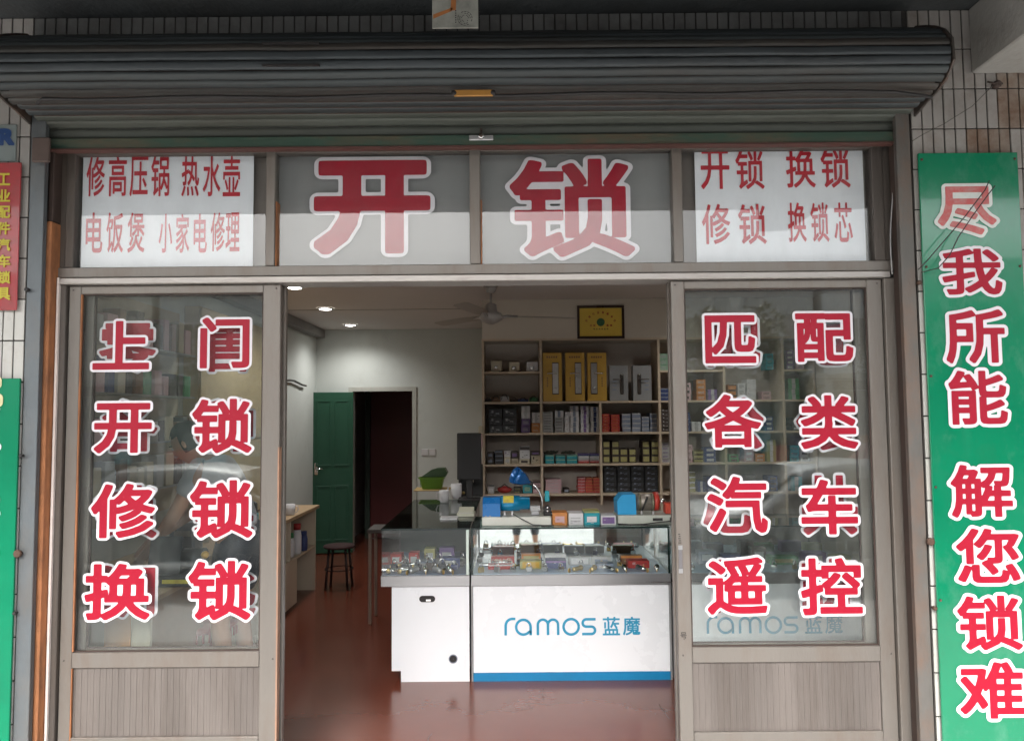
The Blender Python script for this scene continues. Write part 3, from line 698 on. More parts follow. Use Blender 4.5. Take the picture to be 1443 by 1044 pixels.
# ================================================================== INTERIOR: SHELVES
NB = YS+.335   # back of the niche
SHX = [PX(681, 560, YS+.01), PX(762.5, 560, YS+.01), PX(846.5, 620, YS+.01), PX(929, 560, YS+.01)]
w4 = SHX[3]-SHX[1]
SHX += [SHX[3]+w4*.55, SHX[3]+w4*1.05, XR-.02]
SHZ = [PZ(800, v, YS+.01) for v in (523, 565.5, 609.5, 653.5, 695.5)]
zbot = PZ(800, 712, YS)
su = thing('wall_shelf', 'light wood shelving recessed in the back wall, full of small boxes', 'shelf unit', ((SHX[0]+XR)/2, YS+.17, 0))
MB().box(SHX[0], XR, NB-.012, NB-.001, .1, NZ, SHELFB).build('back_panel', su)
for k, x in enumerate(SHX):
    zt_ = SHZ[1]-.001 if k == 2 else NZ-.001
    MB().box(x-.011, x+.011, YS-.002, NB-.0125, zbot if k < 3 else .1, zt_, SHELFW, .001).build('upright', su)
for c in range(len(SHX)-1):
    for r, z in enumerate(SHZ):
        if r == 0 and c not in (0, 3, 5): continue
        if r == 1 and c == 2: continue
        x0 = SHX[c]+.0115; x1 = (SHX[c+1] if not (r == 1 and c == 1) else SHX[3])-.0115
        MB().box(x0, x1, YS+.001, NB-.0125, z-.018, z, SHELFW, .001).build('shelf_board', su)
MB().box(SHX[0]-.011, XR, YS-.004, YS+.02, NZ, NZ+.018, SHELFW, .001).build('top_trim', su)

def mcol(name, c, r=.5): return pm(name, c, r, 0, .08)
M_ = dict(black=mcol('black_card', (.022, .022, .024), .45), white=mcol('white_card', (.62, .61, .62)), grey=mcol('blue_grey_card', (.20, .23, .30)),
          red=mcol('red_card', (.40, .035, .03)), orange=mcol('orange_card', (.52, .20, .05)), purple=mcol('purple_card', (.17, .10, .26)),
          teal=mcol('teal_card', (.01, .28, .34)), olive=mcol('olive_yellow_card', (.36, .33, .13)), mint=mcol('mint_card', (.25, .42, .30)),
          cream=mcol('cream_card', (.52, .46, .34)), navy=mcol('navy_card', (.03, .05, .16)), pink=mcol('pink_card', (.55, .36, .38)),
          green=mcol('green_card', (.05, .25, .10)), dark=mcol('dark_brown_card', (.05, .035, .03)), lgrey=mcol('light_grey_card', (.42, .42, .42)),
          gold=mcol('gold_card', (.56, .33, .05), .35), brown=mcol('brown_card', (.20, .10, .05)))
BOXM = {}
def card_box_mesh(w, d, h, c1, c2, style):
    k = (round(w, 3), round(d, 3), round(h, 3), c1, c2, style)
    if k in BOXM: return BOXM[k]
    b = MB(); b.box(-w/2, w/2, 0, d, 0, h, M_[c1], min(.002, h*.06))
    y = -.0008
    def q(x0, x1, z0, z1, m): b.poly([(x0*w, y, z0*h), (x1*w, y, z0*h), (x1*w, y, z1*h), (x0*w, y, z1*h)], M_[m])
    if style == 'band': q(-.16, .16, .02, .98, c2)
    if style == 'label': q(-.32, .30, .25, .72, c2)
    if style == 'top': q(-.49, .49, .72, .97, c2)
    if style == 'dot': q(-.30, -.16, .5, .8, c2); q(.0, .25, .4, .48, c2)
    if style == 'lines':
        for z in (.3, .55): q(-.36, .3, z, z+.1, c2)
    if style == 'frame': q(-.40, .40, .16, .86, c2)
    rk_ = random.Random(str(k)); y -= .0004
    for _ in range(5):
        a_ = rk_.uniform(-.42, .25); z_ = rk_.uniform(.10, .82); q(a_, a_+rk_.uniform(.06, .20), z_, z_+rk_.uniform(.025, .06), rk_.choice((c2, c2, 'dark', 'lgrey')))
    bmesh.ops.recalc_face_normals(b.bm, faces=[f for f in b.bm.faces if len(f.verts) > 0 and f.calc_area() > 0])
    me = bpy.data.meshes.new('card_box'); b.bm.to_mesh(me); b.bm.free()
    for m in b.mats: me.materials.append(m)
    BOXM[k] = me; return me
LVL = ['bottom', 'second', 'third', 'fourth', 'fifth', 'sixth', 'seventh', 'eighth', 'ninth', 'tenth']
def stack(px0, px1, pytop, base, n, c1, c2, style, where, Y=None, depth=.14, desc=None, jit=.003):
    """a stack of n boxes on a shelf board; pytop: photo row of its top"""
    Y = YS+.05+random.uniform(0, .03) if Y is None else Y
    x0 = PX(px0, 600, Y); x1 = PX(px1, 600, Y); zt_ = PZ((px0+px1)/2, pytop, Y); h = (zt_-base)/n
    nm = {'olive': 'olive yellow', 'lgrey': 'light grey', 'grey': 'blue-grey', 'dark': 'dark brown'}
    for k in range(n):
        o = link('card_box', card_box_mesh(x1-x0, depth, h-.0015, c1, c2, style))
        o.location = ((x0+x1)/2+random.uniform(-jit, jit), Y+random.uniform(0, .008), base+.0005+k*h)
        o.rotation_euler.z = random.uniform(-.05, .05)
        cn = nm.get(c1, c1)
        lab = f'{cn} {desc or "carton"} {where}' if n == 1 else f'{LVL[k] if k < n-1 else "top"} {cn} {desc or "carton"} {where}'
        tag(o, lab, 'box', 'small cartons on the wall shelves')
B0, B1, B2, B3, B4 = SHZ
# column one
for k, (a, c, t_, cc) in enumerate(((692, 707, 508, 'cream'), (717, 732, 510, 'cream'), (742, 758, 510, 'white'))):
    Y = YS+.07; x0, x1 = PX(a, 515, Y), PX(c, 515, Y); zt_ = PZ(a, t_, Y)
    tb = thing('padlock_pack', ['leftmost cream padlock pack on the top left shelf', 'middle cream padlock pack on the top left shelf', 'white padlock pack at the right of the top left shelf'][k], 'padlock pack', ((x0+x1)/2, Y, B0), 'padlock packs on the top left shelf')
    MB().box(x0, x1, Y, Y+.06, B0, zt_, M_[cc], .004).build('body', tb)
    MB().lathe([(.016, 0), (.016, -.008), (.010, -.010)], ((x0+x1)/2-.004, Y, (B0+zt_)/2-.01), CHROME, 12, 'Y').build('lock_face', tb)
    MB().tube([((x0+x1)/2+.02, Y-.004, B0+.005), ((x0+x1)/2+.045, Y-.012, B0+.006), (x1+.025, Y-.01, B0+.02)], .004, M_['dark']).build('strap', tb)
for k, (x, w, h, cc, lab) in enumerate(((688, 12, .03, 'dark', 'small dark clasp lying at the left of the second left shelf'), (699, 14, .045, 'brown', 'brown low tray on the second left shelf'), (711, 13, .055, 'lgrey', 'grey clamp with dark arched strap on the second left shelf'), (724, 12, .03, 'dark', 'flat dark pouch in the middle of the second left shelf'), (737, 15, .028, 'navy', 'flat navy pouch on the second left shelf'), (752, 12, .04, 'green', 'dark green pouch at the right of the second left shelf'))):
    Y = YS+.08; X_ = PX(x, 560, Y); ww = w/156/2
    b = MB(); b.box(X_-ww, X_+ww, Y, Y+.08, B1, B1+h, M_[cc], .006)
    b.tube([(X_-ww*.7, Y-.004, B1+h*.4), (X_-ww*.4, Y-.008, B1+h*1.2), (X_+ww*.3, Y-.008, B1+h*1.25), (X_+ww*.7, Y-.004, B1+h*.5)], .004, M_['black'], 6)
    tag(b.build('hardware_pouch'), lab, 'hardware')
for j in range(2): stack(689+j*20, 708+j*20, 576, B2, 3, 'black', 'lgrey', 'dot', ['at the left end of the third left shelf', 'beside the black left-end stack on the third left shelf'][j], desc='lock carton')
stack(735, 747, 590, B2, 2, 'purple', 'lgrey', 'lines', 'under the white boxes on the third left shelf'); 
zz = PZ(741, 590, YS+.05); stack(735, 747, 572, zz, 2, 'white', 'lgrey', 'band', 'on the purple cartons of the third left shelf', Y=YS+.06)
stack(749.5, 761, 596, B2, 2, 'orange', 'cream', 'lines', 'at the right end of the third left shelf'); zz = PZ(755, 596, YS+.05)
stack(749.5, 761, 581, zz, 1, 'white', 'lgrey', 'band', 'topping the orange cartons on the third left shelf', Y=YS+.06)
w3 = 'on the fourth left shelf'
stack(686, 695, 637, B3, 2, 'dark', 'grey', 'label', 'at the left end of the fourth left shelf'); stack(697, 708, 635, B3, 3, 'black', 'grey', 'top', 'second from the left '+w3)
stack(710, 719, 644, B3, 1, 'cream', 'lgrey', 'label', 'third from the left '+w3); zz = PZ(714, 644, YS+.05); stack(710, 719, 635, zz, 1, 'white', 'purple', 'dot', 'standing on the cream carton '+w3)
stack(720, 730, 646, B3, 1, 'cream', 'dark', 'lines', 'in the middle '+w3); zz = PZ(725, 646, YS+.05); stack(720, 730, 636, zz, 1, 'dark', 'purple', 'label', 'on the middle cream carton '+w3)
stack(731, 746, 647, B3, 1, 'cream', 'dark', 'label', 'under the tall white carton '+w3); zz = PZ(738, 647, YS+.05); stack(732, 746, 629, zz, 1, 'white', 'dark', 'top', 'standing tallest '+w3, desc='big carton')
stack(748, 761, 641, B3, 1, 'cream', 'dark', 'dot', 'at the right end '+w3); zz = PZ(754, 641, YS+.05); stack(747, 761, 636, zz, 1, 'dark', 'purple', 'label', 'flat on the right-end cream carton '+w3)
w5 = 'on the lowest left shelf'
stack(687, 696, 685, B4, 1, 'lgrey', 'white', 'label', 'at the left end '+w5); 
b = MB(); Y = YS+.09; X_ = PX(711, 690, Y); b.ball((X_, Y+.03, B4+.032), .05, M_['red'], (1.35, .8, .65)); b.tube([(X_-.04, Y, B4+.05), (X_, Y-.01, B4+.085), (X_+.04, Y, B4+.05)], .005, M_['dark'])
tag(b.build('pouch'), 'red rounded pouch lying '+w5, 'pouch')
stack(723, 734, 687, B4, 2, 'black', 'olive', 'lines', 'right of the red pouch '+w5); stack(736, 749, 683, B4, 1, 'teal', 'mint', 'label', 'behind the desk lamp '+w5); stack(750, 761, 678, B4, 2, 'pink', 'dark', 'top', 'at the right end '+w5)
# column two top: lock display boxes
def lock_box(a, c, top, base_px, gold, flip, label):
    Y = YS+.03; x0, x1 = PX(a, 540, Y), PX(c, 540, Y); z0 = B1+.001; z1 = PZ((a+c)/2, top, Y)
    t = thing('lock_display_box', label, 'lock box', ((x0+x1)/2, Y, z0), 'door lock sets in display boxes')
    w = x1-x0; h = z1-z0; m = M_['gold'] if gold else pm('silver_grey_card', (.27, .27, .27), .4)
    MB().box(x0, x1, Y, Y+.08, z0, z1, m, .003).build('case', t)
    s = -1 if flip else 1; xc = (x0+x1)/2+s*w*.16; pw = w*.15
    if gold:
        MB().box(xc-pw-.004, xc+pw+.004, Y-.002, Y-.0003, z0+h*.14, z0+h*.80, M_['dark']).build('window', t)
        MB().box(xc-pw, xc+pw, Y-.010, Y-.0022, z0+h*.16, z0+h*.78, pm('satin_nickel_plate', (.45, .42, .40), .3, .8), .002).build('lock_plate', t)
        MB().tube([(xc+pw*.3, Y-.012, z0+h*.57), (xc, Y-.035, z0+h*.57), (xc-s*w*.2, Y-.04, z0+h*.57), (xc-s*w*.45, Y-.038, z0+h*.565)], .0062, CHROME).build('handle', t)
        MB().lathe([(.007, 0), (.007, -.006), (.003, -.007)], (xc, Y-.010, z0+h*.27), CHROME, 10, 'Y').build('keyhole', t)
        b = MB()
        for k in range(5): b.box((x0+x1)/2-w*.30+k*w*.12, (x0+x1)/2-w*.30+k*w*.12+w*.08, Y-.0012, Y-.0002, z0+h*.89, z0+h*.93, M_['brown'])
        for k in range(6): b.box(xc-s*w*.42-.006, xc-s*w*.42+.006, Y-.0012, Y-.0002, z0+h*(.30+k*.035), z0+h*(.32+k*.035), M_['brown'])
        b.build('print', t)
    else:
        MB().box(xc-.016, xc+.016, Y-.010, Y-.0005, z0+h*.18, z0+h*.76, pm('dark_bronze_plate', (.14, .12, .11), .3, .8), .006).build('lock_plate', t)
        MB().tube([(xc, Y-.012, z0+h*.58), (xc-s*.01, Y-.032, z0+h*.6), (xc-s*w*.5, Y-.034, z0+h*.60)], .0055, pm('dark_bronze_plate', (.14, .12, .11), .3, .8)).build('handle', t)
        MB().ball((xc, Y-.012, z0+h*.74), .009, CHROME).build('knob', t)
        b = MB()
        for k in range(3): b.box(xc-s*w*.5, xc-s*w*.28, Y-.0012, Y-.0002, z0+h*(.3+k*.12), z0+h*(.33+k*.12), M_['grey'])
        b.build('print', t)
lock_box(765, 792, 497, 565, True, False, 'gold lever lock box, leftmost of the three gold ones')
lock_box(797, 824, 497, 565, True, False, 'middle gold lever lock box with a bright silver handle')
lock_box(828, 855, 497, 565, True, True, 'rightmost gold lever lock box beside the grey ones')
lock_box(859, 885, 515, 560, False, False, 'left grey lock box with an ornate dark handle')
lock_box(892, 918, 515, 560, False, True, 'right grey lock box with an ornate dark handle')
w2 = 'on the middle bay shelf below the gold boxes'
stack(765, 779, 580, B2, 8, 'lgrey', 'dark', 'lines', 'leftmost '+w2); stack(782, 794, 588, B2, 5, 'lgrey', 'dark', 'lines', 'second stack '+w2)
stack(782, 794, 578, PZ(788, 588, YS+.05), 1, 'white', 'grey', 'band', 'topping the second stack '+w2, Y=YS+.06)
stack(796, 803, 580, B2, 4, 'white', 'lgrey', 'lines', 'third, narrow stack '+w2); stack(804, 816, 572, B2, 5, 'white', 'grey', 'band', 'fourth stack '+w2)
stack(818.5, 830.5, 572, B2, 6, 'white', 'purple', 'band', 'fifth stack '+w2); stack(832.5, 844.5, 573, B2, 5, 'white', 'navy', 'band', 'rightmost stack '+w2)
stack(849, 859, 583, B2, 6, 'red', 'orange', 'lines', 'left red stack on the third shelf of the right bay'); stack(861, 873, 584, B2, 6, 'red', 'orange', 'lines', 'right red stack on the third shelf of the right bay')
for k, (a, c, t_) in enumerate(((877, 889, 583), (891, 903, 582), (904.5, 915, 587), (916.5, 927.5, 582))): stack(a, c, t_, B2, 4, 'grey', 'lgrey', 'top', ORD[k]+' of four blue-grey stacks in the right bay')
for k, (a, c) in enumerate(((768, 780), (782.5, 796), (798, 812.5))):
    stack(a, c, 641, B3, 2, 'teal', 'mint', 'top', ['left', 'middle', 'right'][k]+' teal pair on the fourth shelf of the middle bay')
for k, (x0, lab) in enumerate(((776, 'loose dark cable bundle heaped on the left teal boxes'), (800, 'loose dark cable bundle heaped on the right teal boxes'))):
    Y = YS+.08; pts = []; X0 = PX(x0, 640, Y); z0 = PZ(x0, 641, Y)
    for q in range(40): pts.append((X0+.075*math.sin(q*.9)*random.uniform(.5, 1), Y+.03*math.cos(q*1.3), z0+.010+.03*abs(math.sin(q*.55))*random.uniform(.4, 1)))
    tag(MB().tube(pts, .004, pm('dark_olive_cable', (.035, .04, .025), .6), 5).build('cable_bundle'), lab, 'cables')
for k, (a, c) in enumerate(((814, 829), (830.5, 844.5))):
    l = ['left', 'right'][k]+' tricolour pile, fourth middle shelf'
    stack(a, c, 648.5, B3, 1, 'red', 'pink', 'top', 'at the base of the '+l); z = PZ(a, 648.5, YS+.05); stack(a, c, 642.5, z, 1, 'lgrey', 'white', 'top', 'in the middle of the '+l, Y=YS+.06); z = PZ(a, 642.5, YS+.06); stack(a, c, 639, z, 1, 'navy', 'purple', 'top', 'on top of the '+l, Y=YS+.06)
for k, (a, c, t_, n_) in enumerate(((849, 859, 621, 3), (861.5, 872, 621, 3), (873, 884, 632, 2), (885.5, 896, 632, 2), (904.5, 915, 621, 3), (917, 928, 621, 3))):
    stack(a, c, t_, B3, n_, 'dark', 'olive', 'frame', ORD[k]+' of the olive-labelled stacks in the right bay', jit=.001)
for j in range(4): stack(850+j*19.2, 868+j*19.2, 656, B4, 5, 'black', 'grey', 'dot', ORD[j]+' of four on the lowest right-bay shelf', desc='lock carton', jit=.001)
stack(768, 790, 675, B4, 5, 'pink', 'lgrey', 'lines', 'pink pile on the lowest shelf of the middle bay')
stack(793, 801, 688, B4, 1, 'dark', 'grey', 'label', 'small one on the lowest shelf of the middle bay')
for j in range(3): stack(813+j*10.8, 823+j*10.8, 673, B4, 5, 'red', ['pink', 'orange', 'orange'][j], 'top', ['left', 'middle', 'right'][j]+' red stack on the lowest shelf of the middle bay')
stack(931, 943, 498, B0, 3, 'mint', 'lgrey', 'lines', 'on the top shelf of the fourth bay'); stack(945, 957, 500, B0, 3, 'mint', 'lgrey', 'lines', 'second on the top shelf of the fourth bay')
stack(932, 944, 547, B1, 3, 'navy', 'grey', 'top', 'on the second shelf of the fourth bay'); stack(932, 944, 576, B2, 6, 'dark', 'lgrey', 'dot', 'on the third shelf of the fourth bay'); stack(932, 943, 623, B3, 5, 'lgrey', 'purple', 'lines', 'on the fourth shelf of the fourth bay')
cols = ['red', 'teal', 'lgrey', 'navy', 'white', 'green', 'orange', 'olive', 'purple', 'black', 'pink', 'cream']
rr = random.Random(4); q = 0
for r, base in enumerate((B0, B1, B2, B3, B4)):
    x = 962
    while x < 1128:
        if r == 0 and not (x > 1080): x += 20; continue
        w = rr.choice((11, 13, 16)); n_ = rr.randint(2, 4); col_ = rr.choice(cols)
        if any(abs(PX(x+w/2, 600, YS)-sx) < .06 for sx in SHX): x += 8; continue
        stack(x, x+w, [523, 565.5, 609.5, 653.5, 695.5][r]-n_*rr.uniform(6.5, 9), base, n_, col_, rr.choice(('lgrey', 'dark', 'white')), rr.choice(('label', 'lines', 'band', 'top')), f'behind right door glass, {ORD[q % 12]} pile, {["top","second","third","fourth","lowest"][r]} shelf'); q += 1
        x += w+rr.choice((2, 3, 8))
    q = 0

# framed certificate
Y = YS-.012; x0, zt_ = P(813, 431, Y); x1, zb_ = P(880, 477, Y)
ct = thing('framed_certificate', 'gold certificate in a dark frame on the wall above the shelves', 'certificate', ((x0+x1)/2, Y, zb_))
b = MB(); f_ = .022; FRM = pm('dark_frame_wood', (.035, .015, .010), .3)
b.box(x0, x1, Y-.012, YS-.001, zt_-f_, zt_, FRM, .003).box(x0, x1, Y-.012, YS-.001, zb_, zb_+f_, FRM, .003).box(x0, x0+f_, Y-.012, YS-.001, zb_+f_+.0005, zt_-f_-.0005, FRM, .003).box(x1-f_, x1, Y-.012, YS-.001, zb_+f_+.0005, zt_-f_-.0005, FRM, .003)
b.build('frame', ct)
MB().box(x0+f_, x1-f_, Y, Y+.006, zb_+f_, zt_-f_, pm('gold_certificate_plate', (.72, .50, .08), .16, 0, .06)).build('plate', ct)
xc, zc = (x0+x1)/2, (zb_+zt_)/2
for k, ch in enumerate('开锁行业备案单位'):
    a = R(152-k*17.7); letter(ch, xc+.145*math.cos(a), zc-.055+.145*math.sin(a), .020, .022, Y-.001, ct, mr=RED, bold=.02, tilt=-(a-math.pi/2)*.9)
for k, ch in enumerate('公安'): letter(ch, xc-.09+k*.032, zc-.03, .02, .02, Y-.001, ct, mr=RED, bold=.02)
for k, ch in enumerate('备案'): letter(ch, xc+.062+k*.032, zc-.03, .02, .02, Y-.001, ct, mr=RED, bold=.02)
for k, ch in enumerate('锁业协会监制'): letter(ch, xc-.06+k*.024, zc-.062, .014, .014, Y-.001, ct, mr=BLACK, bold=.02)
MB().lathe([(.036, 0), (.036, -.002), (.026, -.0022), (.024, -.001), (.012, -.001), (.010, -.0025)], (xc, Y, zc), pm('green_seal', (.03, .12, .04), .4), 24, 'Y').build('seal', ct)

# ceiling fan
Y = 5.95+CY; fx, fz = P(692, 447, Y)
fan = thing('ceiling_fan', 'white ceiling fan with long thin blades in front of the shelves', 'ceiling fan', (fx, Y, fz))
FW = pm('fan_white', (.36, .34, .32), .4)
MB().cyl((fx, Y, fz+.07), (fx, Y, ZC-.05), .010, FW).build('rod', fan)
MB().lathe([(.012, -.06), (.035, -.05), (.06, 0)], (fx, Y, ZC-.001), FW).build('canopy_cup', fan)
MB().lathe([(.02, -.055), (.05, -.045), (.09, -.02), (.098, .0), (.085, .03), (.05, .045), (.045, .10), (.03, .11)], (fx, Y, fz), FW, 28).build('motor', fan)
for a in (13, 133, 253):
    M = Matrix.Translation((fx, Y, fz)) @ Matrix.Rotation(R(a), 4, 'Z') @ Matrix.Rotation(R(9), 4, 'X')
    b = MB(); rows = [[M @ Vector((r, s*w_, .012)) for s in (-1, 1)] for r, w_ in ((.16, .035), (.25, .058), (.50, .062), (.68, .058), (.71, .040))]
    rows2 = [[p-Vector((0, 0, .004)) for p in r_] for r_ in rows]
    FB = pm('beige_fan_blade', (.36, .32, .28), .45); b.grid(rows, FB, smooth=False).grid(rows2, FB, smooth=False); bl = b.build('blade', fan)
    MB().tube([M @ Vector((.085, 0, .0)), M @ Vector((.13, 0, .01)), M @ Vector((.22, 0, .01))], .011, FW, 6).build('blade_arm', bl)

# downlights
LM = lamp_mat('downlight_glow', (1, .98, .92), 10)
def downlight(x, y, lab):
    t = thing('downlight', lab, 'ceiling light', (x, y, ZC), 'recessed ceiling lights')
    MB().lathe([(.058, -.012), (.085, -.007), (.088, -.001)], (x, y, ZC), pm('light_ring', (.6, .6, .58), .3), 24, caps=False).build('ring', t)
    MB().lathe([(.001, -.016), (.035, -.014), (.057, -.009)], (x, y, ZC), LM, 20, caps=False).build('lamp', t)
    l = bpy.data.lights.new('downlight_spot', 'SPOT'); l.energy = 11; l.spot_size = R(150); l.spot_blend = .8; l.shadow_soft_size = .06; l.color = (1, .985, .95)
    o = bpy.data.objects.new('downlight_spot', l); COL.objects.link(o); o.parent = t; o.location = (0, 0, -.03)
for (px_, d_), lab in zip(((416, 5.9), (460, 7.1), (495, 8.4)), ('nearest of the three lit ceiling downlights', 'middle one of the three lit ceiling downlights', 'farthest of the three lit ceiling downlights, near the back wall')):
    downlight((px_-721)*d_/F-.02, d_+CY, lab)
downlight(1.75, 5.9+CY, 'lit downlight over the right counter, hidden behind the door leaf')

# green door leaf, swung open
Y = YF-.22; x0, x1 = PX(434, 640, YF-.25), dx0+.01
gd = thing('green_door', 'dark green panelled door swung open against the far wall', 'door', (x1, YF-.02, 0))
w = x1-x0; z1 = dz-.01
b = MB(); b.box(-w, 0, -.02, .02, .012, z1, DOORG, .003); o = b.build('door_panel', None, origin=(0, 0, 0)); o.parent = gd
for (a, c, e, f) in ((.10, .46, .08, .42), (.54, .90, .08, .42), (.10, .46, .54, .95), (.54, .90, .54, .95)):
    X0, X1, Z0, Z1 = -w+a*w, -w+c*w, z1*(e), z1*(f)
    b = MB()
    for bx0, bx1, bz0, bz1 in ((X0, X1, Z0, Z0+.02), (X0, X1, Z1-.02, Z1), (X0, X0+.02, Z0+.021, Z1-.021), (X1-.02, X1, Z0+.021, Z1-.021)): b.box(bx0, bx1, -.028, -.0205, bz0, bz1, DOORG, .002)
    o = b.build('moulding', None, origin=(0, 0, 0)); o.parent = gd
o = MB().tube([(-w+.05, -.021, 1.0), (-w+.05, -.06, 1.0), (-w+.13, -.065, 1.0)], .009, CHROME).box(-w+.03, -w+.07, -.026, -.0205, .93, 1.07, CHROME, .002).build('handle', None, origin=(0, 0, 0)); o.parent = gd
gd.rotation_euler.z = R(10)
b = MB(); FRg = pm('pale_door_frame', (.42, .42, .38), .6)
b.box(dx0-.05, dx0-.001, YF-.015, YF-.001, 0, dz+.05, FRg).box(dx1+.001, dx1+.05, YF-.015, YF-.001, 0, dz+.05, FRg).box(dx0, dx1, YF-.015, YF-.001, dz, dz+.05, FRg)
tag(b.build('door_frame'), 'pale trim round the dark doorway in the far wall', 'door frame')
# wall switch plates, cable on left wall
for px_, py_, lab in ((604, 637, 'double switch plate on the far wall above the green basket'),):
    x, z = P(px_, py_, YF)
    sw = thing('wall_switch', lab, 'switch', (x, YF, z)); MB().box(x-.085, x-.005, YF-.01, YF-.001, z-.04, z+.04, M_['white'], .003).build('plate', sw); MB().box(x+.005, x+.085, YF-.01, YF-.001, z-.04, z+.04, M_['white'], .003).build('plate', sw)
pts = [(XL+.03, 7.0+CY+q*.15, 1.98-.02*math.sin(q*.9)+.004*(q > 5)) for q in range(10)]
tag(MB().tube(pts, .012, pm('dark_cloth_cord', (.06, .055, .05), .8), 6).build('cord'), 'short dark cord strung on the left wall near the ceiling', 'cord')
# tall cabinet, left wall
YC0 = 5.3+CY; YC1 = 7.2+CY
cb = thing('tall_cabinet', 'tall beige cabinet against the left wall just inside the doorway edge', 'cabinet', (XL+.12, (YC0+YC1)/2, .8))
MB().box(XL+.001, XL+.11, YC0, YC1, .80, 2.42, pm('beige_cabinet', (.48, .38, .24), .6)).build('carcass', cb)
MB().box(XL+.1105, XL+.125, YC0+.01, YC1-.01, .81, 1.42, pm('beige_cabinet', (.48, .38, .24), .6), .002).build('door_panel', cb)
MB().box(XL+.1105, XL+.125, YC0+.01, YC1-.01, 1.44, 2.41, pm('beige_cabinet', (.48, .38, .24), .6), .002).build('door_panel', cb)

# ================================================================== LONG DESK ON THE LEFT
DX = -1.86; DZ = .785
for k, (ya, yb, lab) in enumerate(((.42, 2.10, 'cream front desk with wood top behind the left door glass'), (2.14, 3.70, 'open cream shelf desk along the left wall, near the green door'))):
    ds = thing('desk', lab, 'desk', ((XL+DX)/2, (ya+yb)/2, 0))
    MB().box(XL+.002, DX+.03, ya, yb, DZ-.028, DZ, DESKT, .002).build('desk_top', ds)
    MB().box(XL+.01, DX, ya+.01, ya+.03, 0, DZ-.029, DESKW, .001).build('side_panel', ds)
    MB().box(XL+.01, DX, yb-.03, yb-.01, 0, DZ-.029, DESKW, .001).build('side_panel', ds)
    MB().box(XL+.01, XL+.02, ya+.031, yb-.031, 0, DZ-.029, DESKW).build('back_panel', ds)
    if k == 0: MB().box(DX-.02, DX, ya+.031, yb-.031, .06, DZ-.029, DESKW, .001).build('front_panel', ds)
    else:
        MB().box(XL+.021, DX-.002, ya+.031, yb-.031, .40, .418, DESKW, .001).build('shelf', ds)
        MB().box(XL+.021, DX-.002, ya+.75, ya+.77, .419, DZ-.029, DESKW, .001).build('divider', ds)
        MB().box(DX-.02, DX-.003, ya+.031, yb-.60, .03, .399, DESKW, .001).build('front_panel', ds)
# cross desk just inside left door (its side faces the street)
dk = thing('desk', 'low cream desk standing right behind the left door glass', 'desk', (-1.6, .45, 0))
yA, yB = .32, .95; xA, xB = -1.95, PX(212, 900, .32)
MB().box(xA, xB+.02, yA-.02, yB, .72, .745, DESKT, .002).build('desk_top', dk)
MB().box(xA, xB, yA, yA+.018, .0, .719, DESKW, .001).build('side_panel', dk)
MB().box(xB-.018, xB-.0005, yA+.019, yB-.01, .0, .719, pm('brown_edge_board', (.25, .15, .08), .5), .001).build('side_panel', dk)
MB().box(PX(145, 880, .3), PX(182, 880, .3), yA-.006, yA-.0005, .45, .70, pm('orange_card_sheet', (.62, .28, .10), .6)).build('card_sheet', dk)
# key cutting machine on it
def bx_tag(name, lab, cat, *a): return tag(MB().box(*a).build(name), lab, cat)
Ym = .62; X0 = PX(216, 740, Ym); X1 = PX(300, 740, Ym); Z0 = .7455
km = thing('key_machine', 'black key cutting machine with yellow label on the desk behind the left door', 'key machine', ((X0+X1)/2, Ym, Z0))
KD = pm('dark_blue_black_casting', (.025, .03, .04), .35, .3)
MB().box(X0-.05, X1-.02, Ym-.10, Ym+.14, Z0, Z0+.06, KD, .01).build('base', km)
MB().prism([(Ym-.06, Z0+.061), (Ym+.10, Z0+.061), (Ym+.08, Z0+.23), (Ym-.02, Z0+.25)], X0+.0, X0+.17, KD).build('housing', km)
MB().cyl((X0+.171, Ym, Z0+.13), (X1-.04, Ym, Z0+.13), .055, KD).build('motor', km)
MB().box(X0+.10, X0+.24, Ym-.103, Ym-.1005, Z0+.02, Z0+.04, YEL).build('label', km)
MB().ball((X1-.01, Ym-.07, Z0+.16), .02, C('amber_knob', (.65, .36, .03), .4)).build('knob', km)
MB().tube([(X1-.05, Ym-.03, Z0+.1), (X1-.02, Ym-.07, Z0+.155)], .006, CHROME).build('lever', km)
tag(MB().tube([(X0-.3, Ym-.15, .76), (X0-.2, Ym-.18, .755), (X0-.1, Ym-.12, .757), (X0, Ym-.02, .77)], .006, BLACK).build('cable'), 'black cable on the desk left of the dark key machine', 'cable')
# small goods on the far desk
def mug(x, y, z, h, r, m, lab, side=-1, name='mug', cat='mug'):
    t = thing(name, lab, cat, (x, y, z))
    MB().lathe([(r*.78, 0), (r*.86, h*.08), (r, h*.5), (r*.97, h), (r*.90, h), (r*.88, h*.12), (.001, h*.1)], (x, y, z), m, 22).build('cup', t)
    pts = [(x+side*r*.9, y, z+h*.80), (x+side*r*1.45, y, z+h*.82), (x+side*r*1.6, y, z+h*.55), (x+side*r*1.3, y, z+h*.25), (x+side*r*.9, y, z+h*.22)]
    MB().tube(pts, h*.05, m, 8).build('handle', t)
mug(-1.90, 3.0, DZ, .09, .045, M_['white'], 'white mug with marks on the end of the left shelf desk', 1)
b = MB(); b.lathe([(.034, 0), (.036, .01), (.036, .10), (.024, .125), (.022, .16), (.001, .162)], (-2.06, 2.9, DZ), M_['navy'], 16); tag(b.build('bottle'), 'dark blue bottle on the left shelf desk', 'bottle')
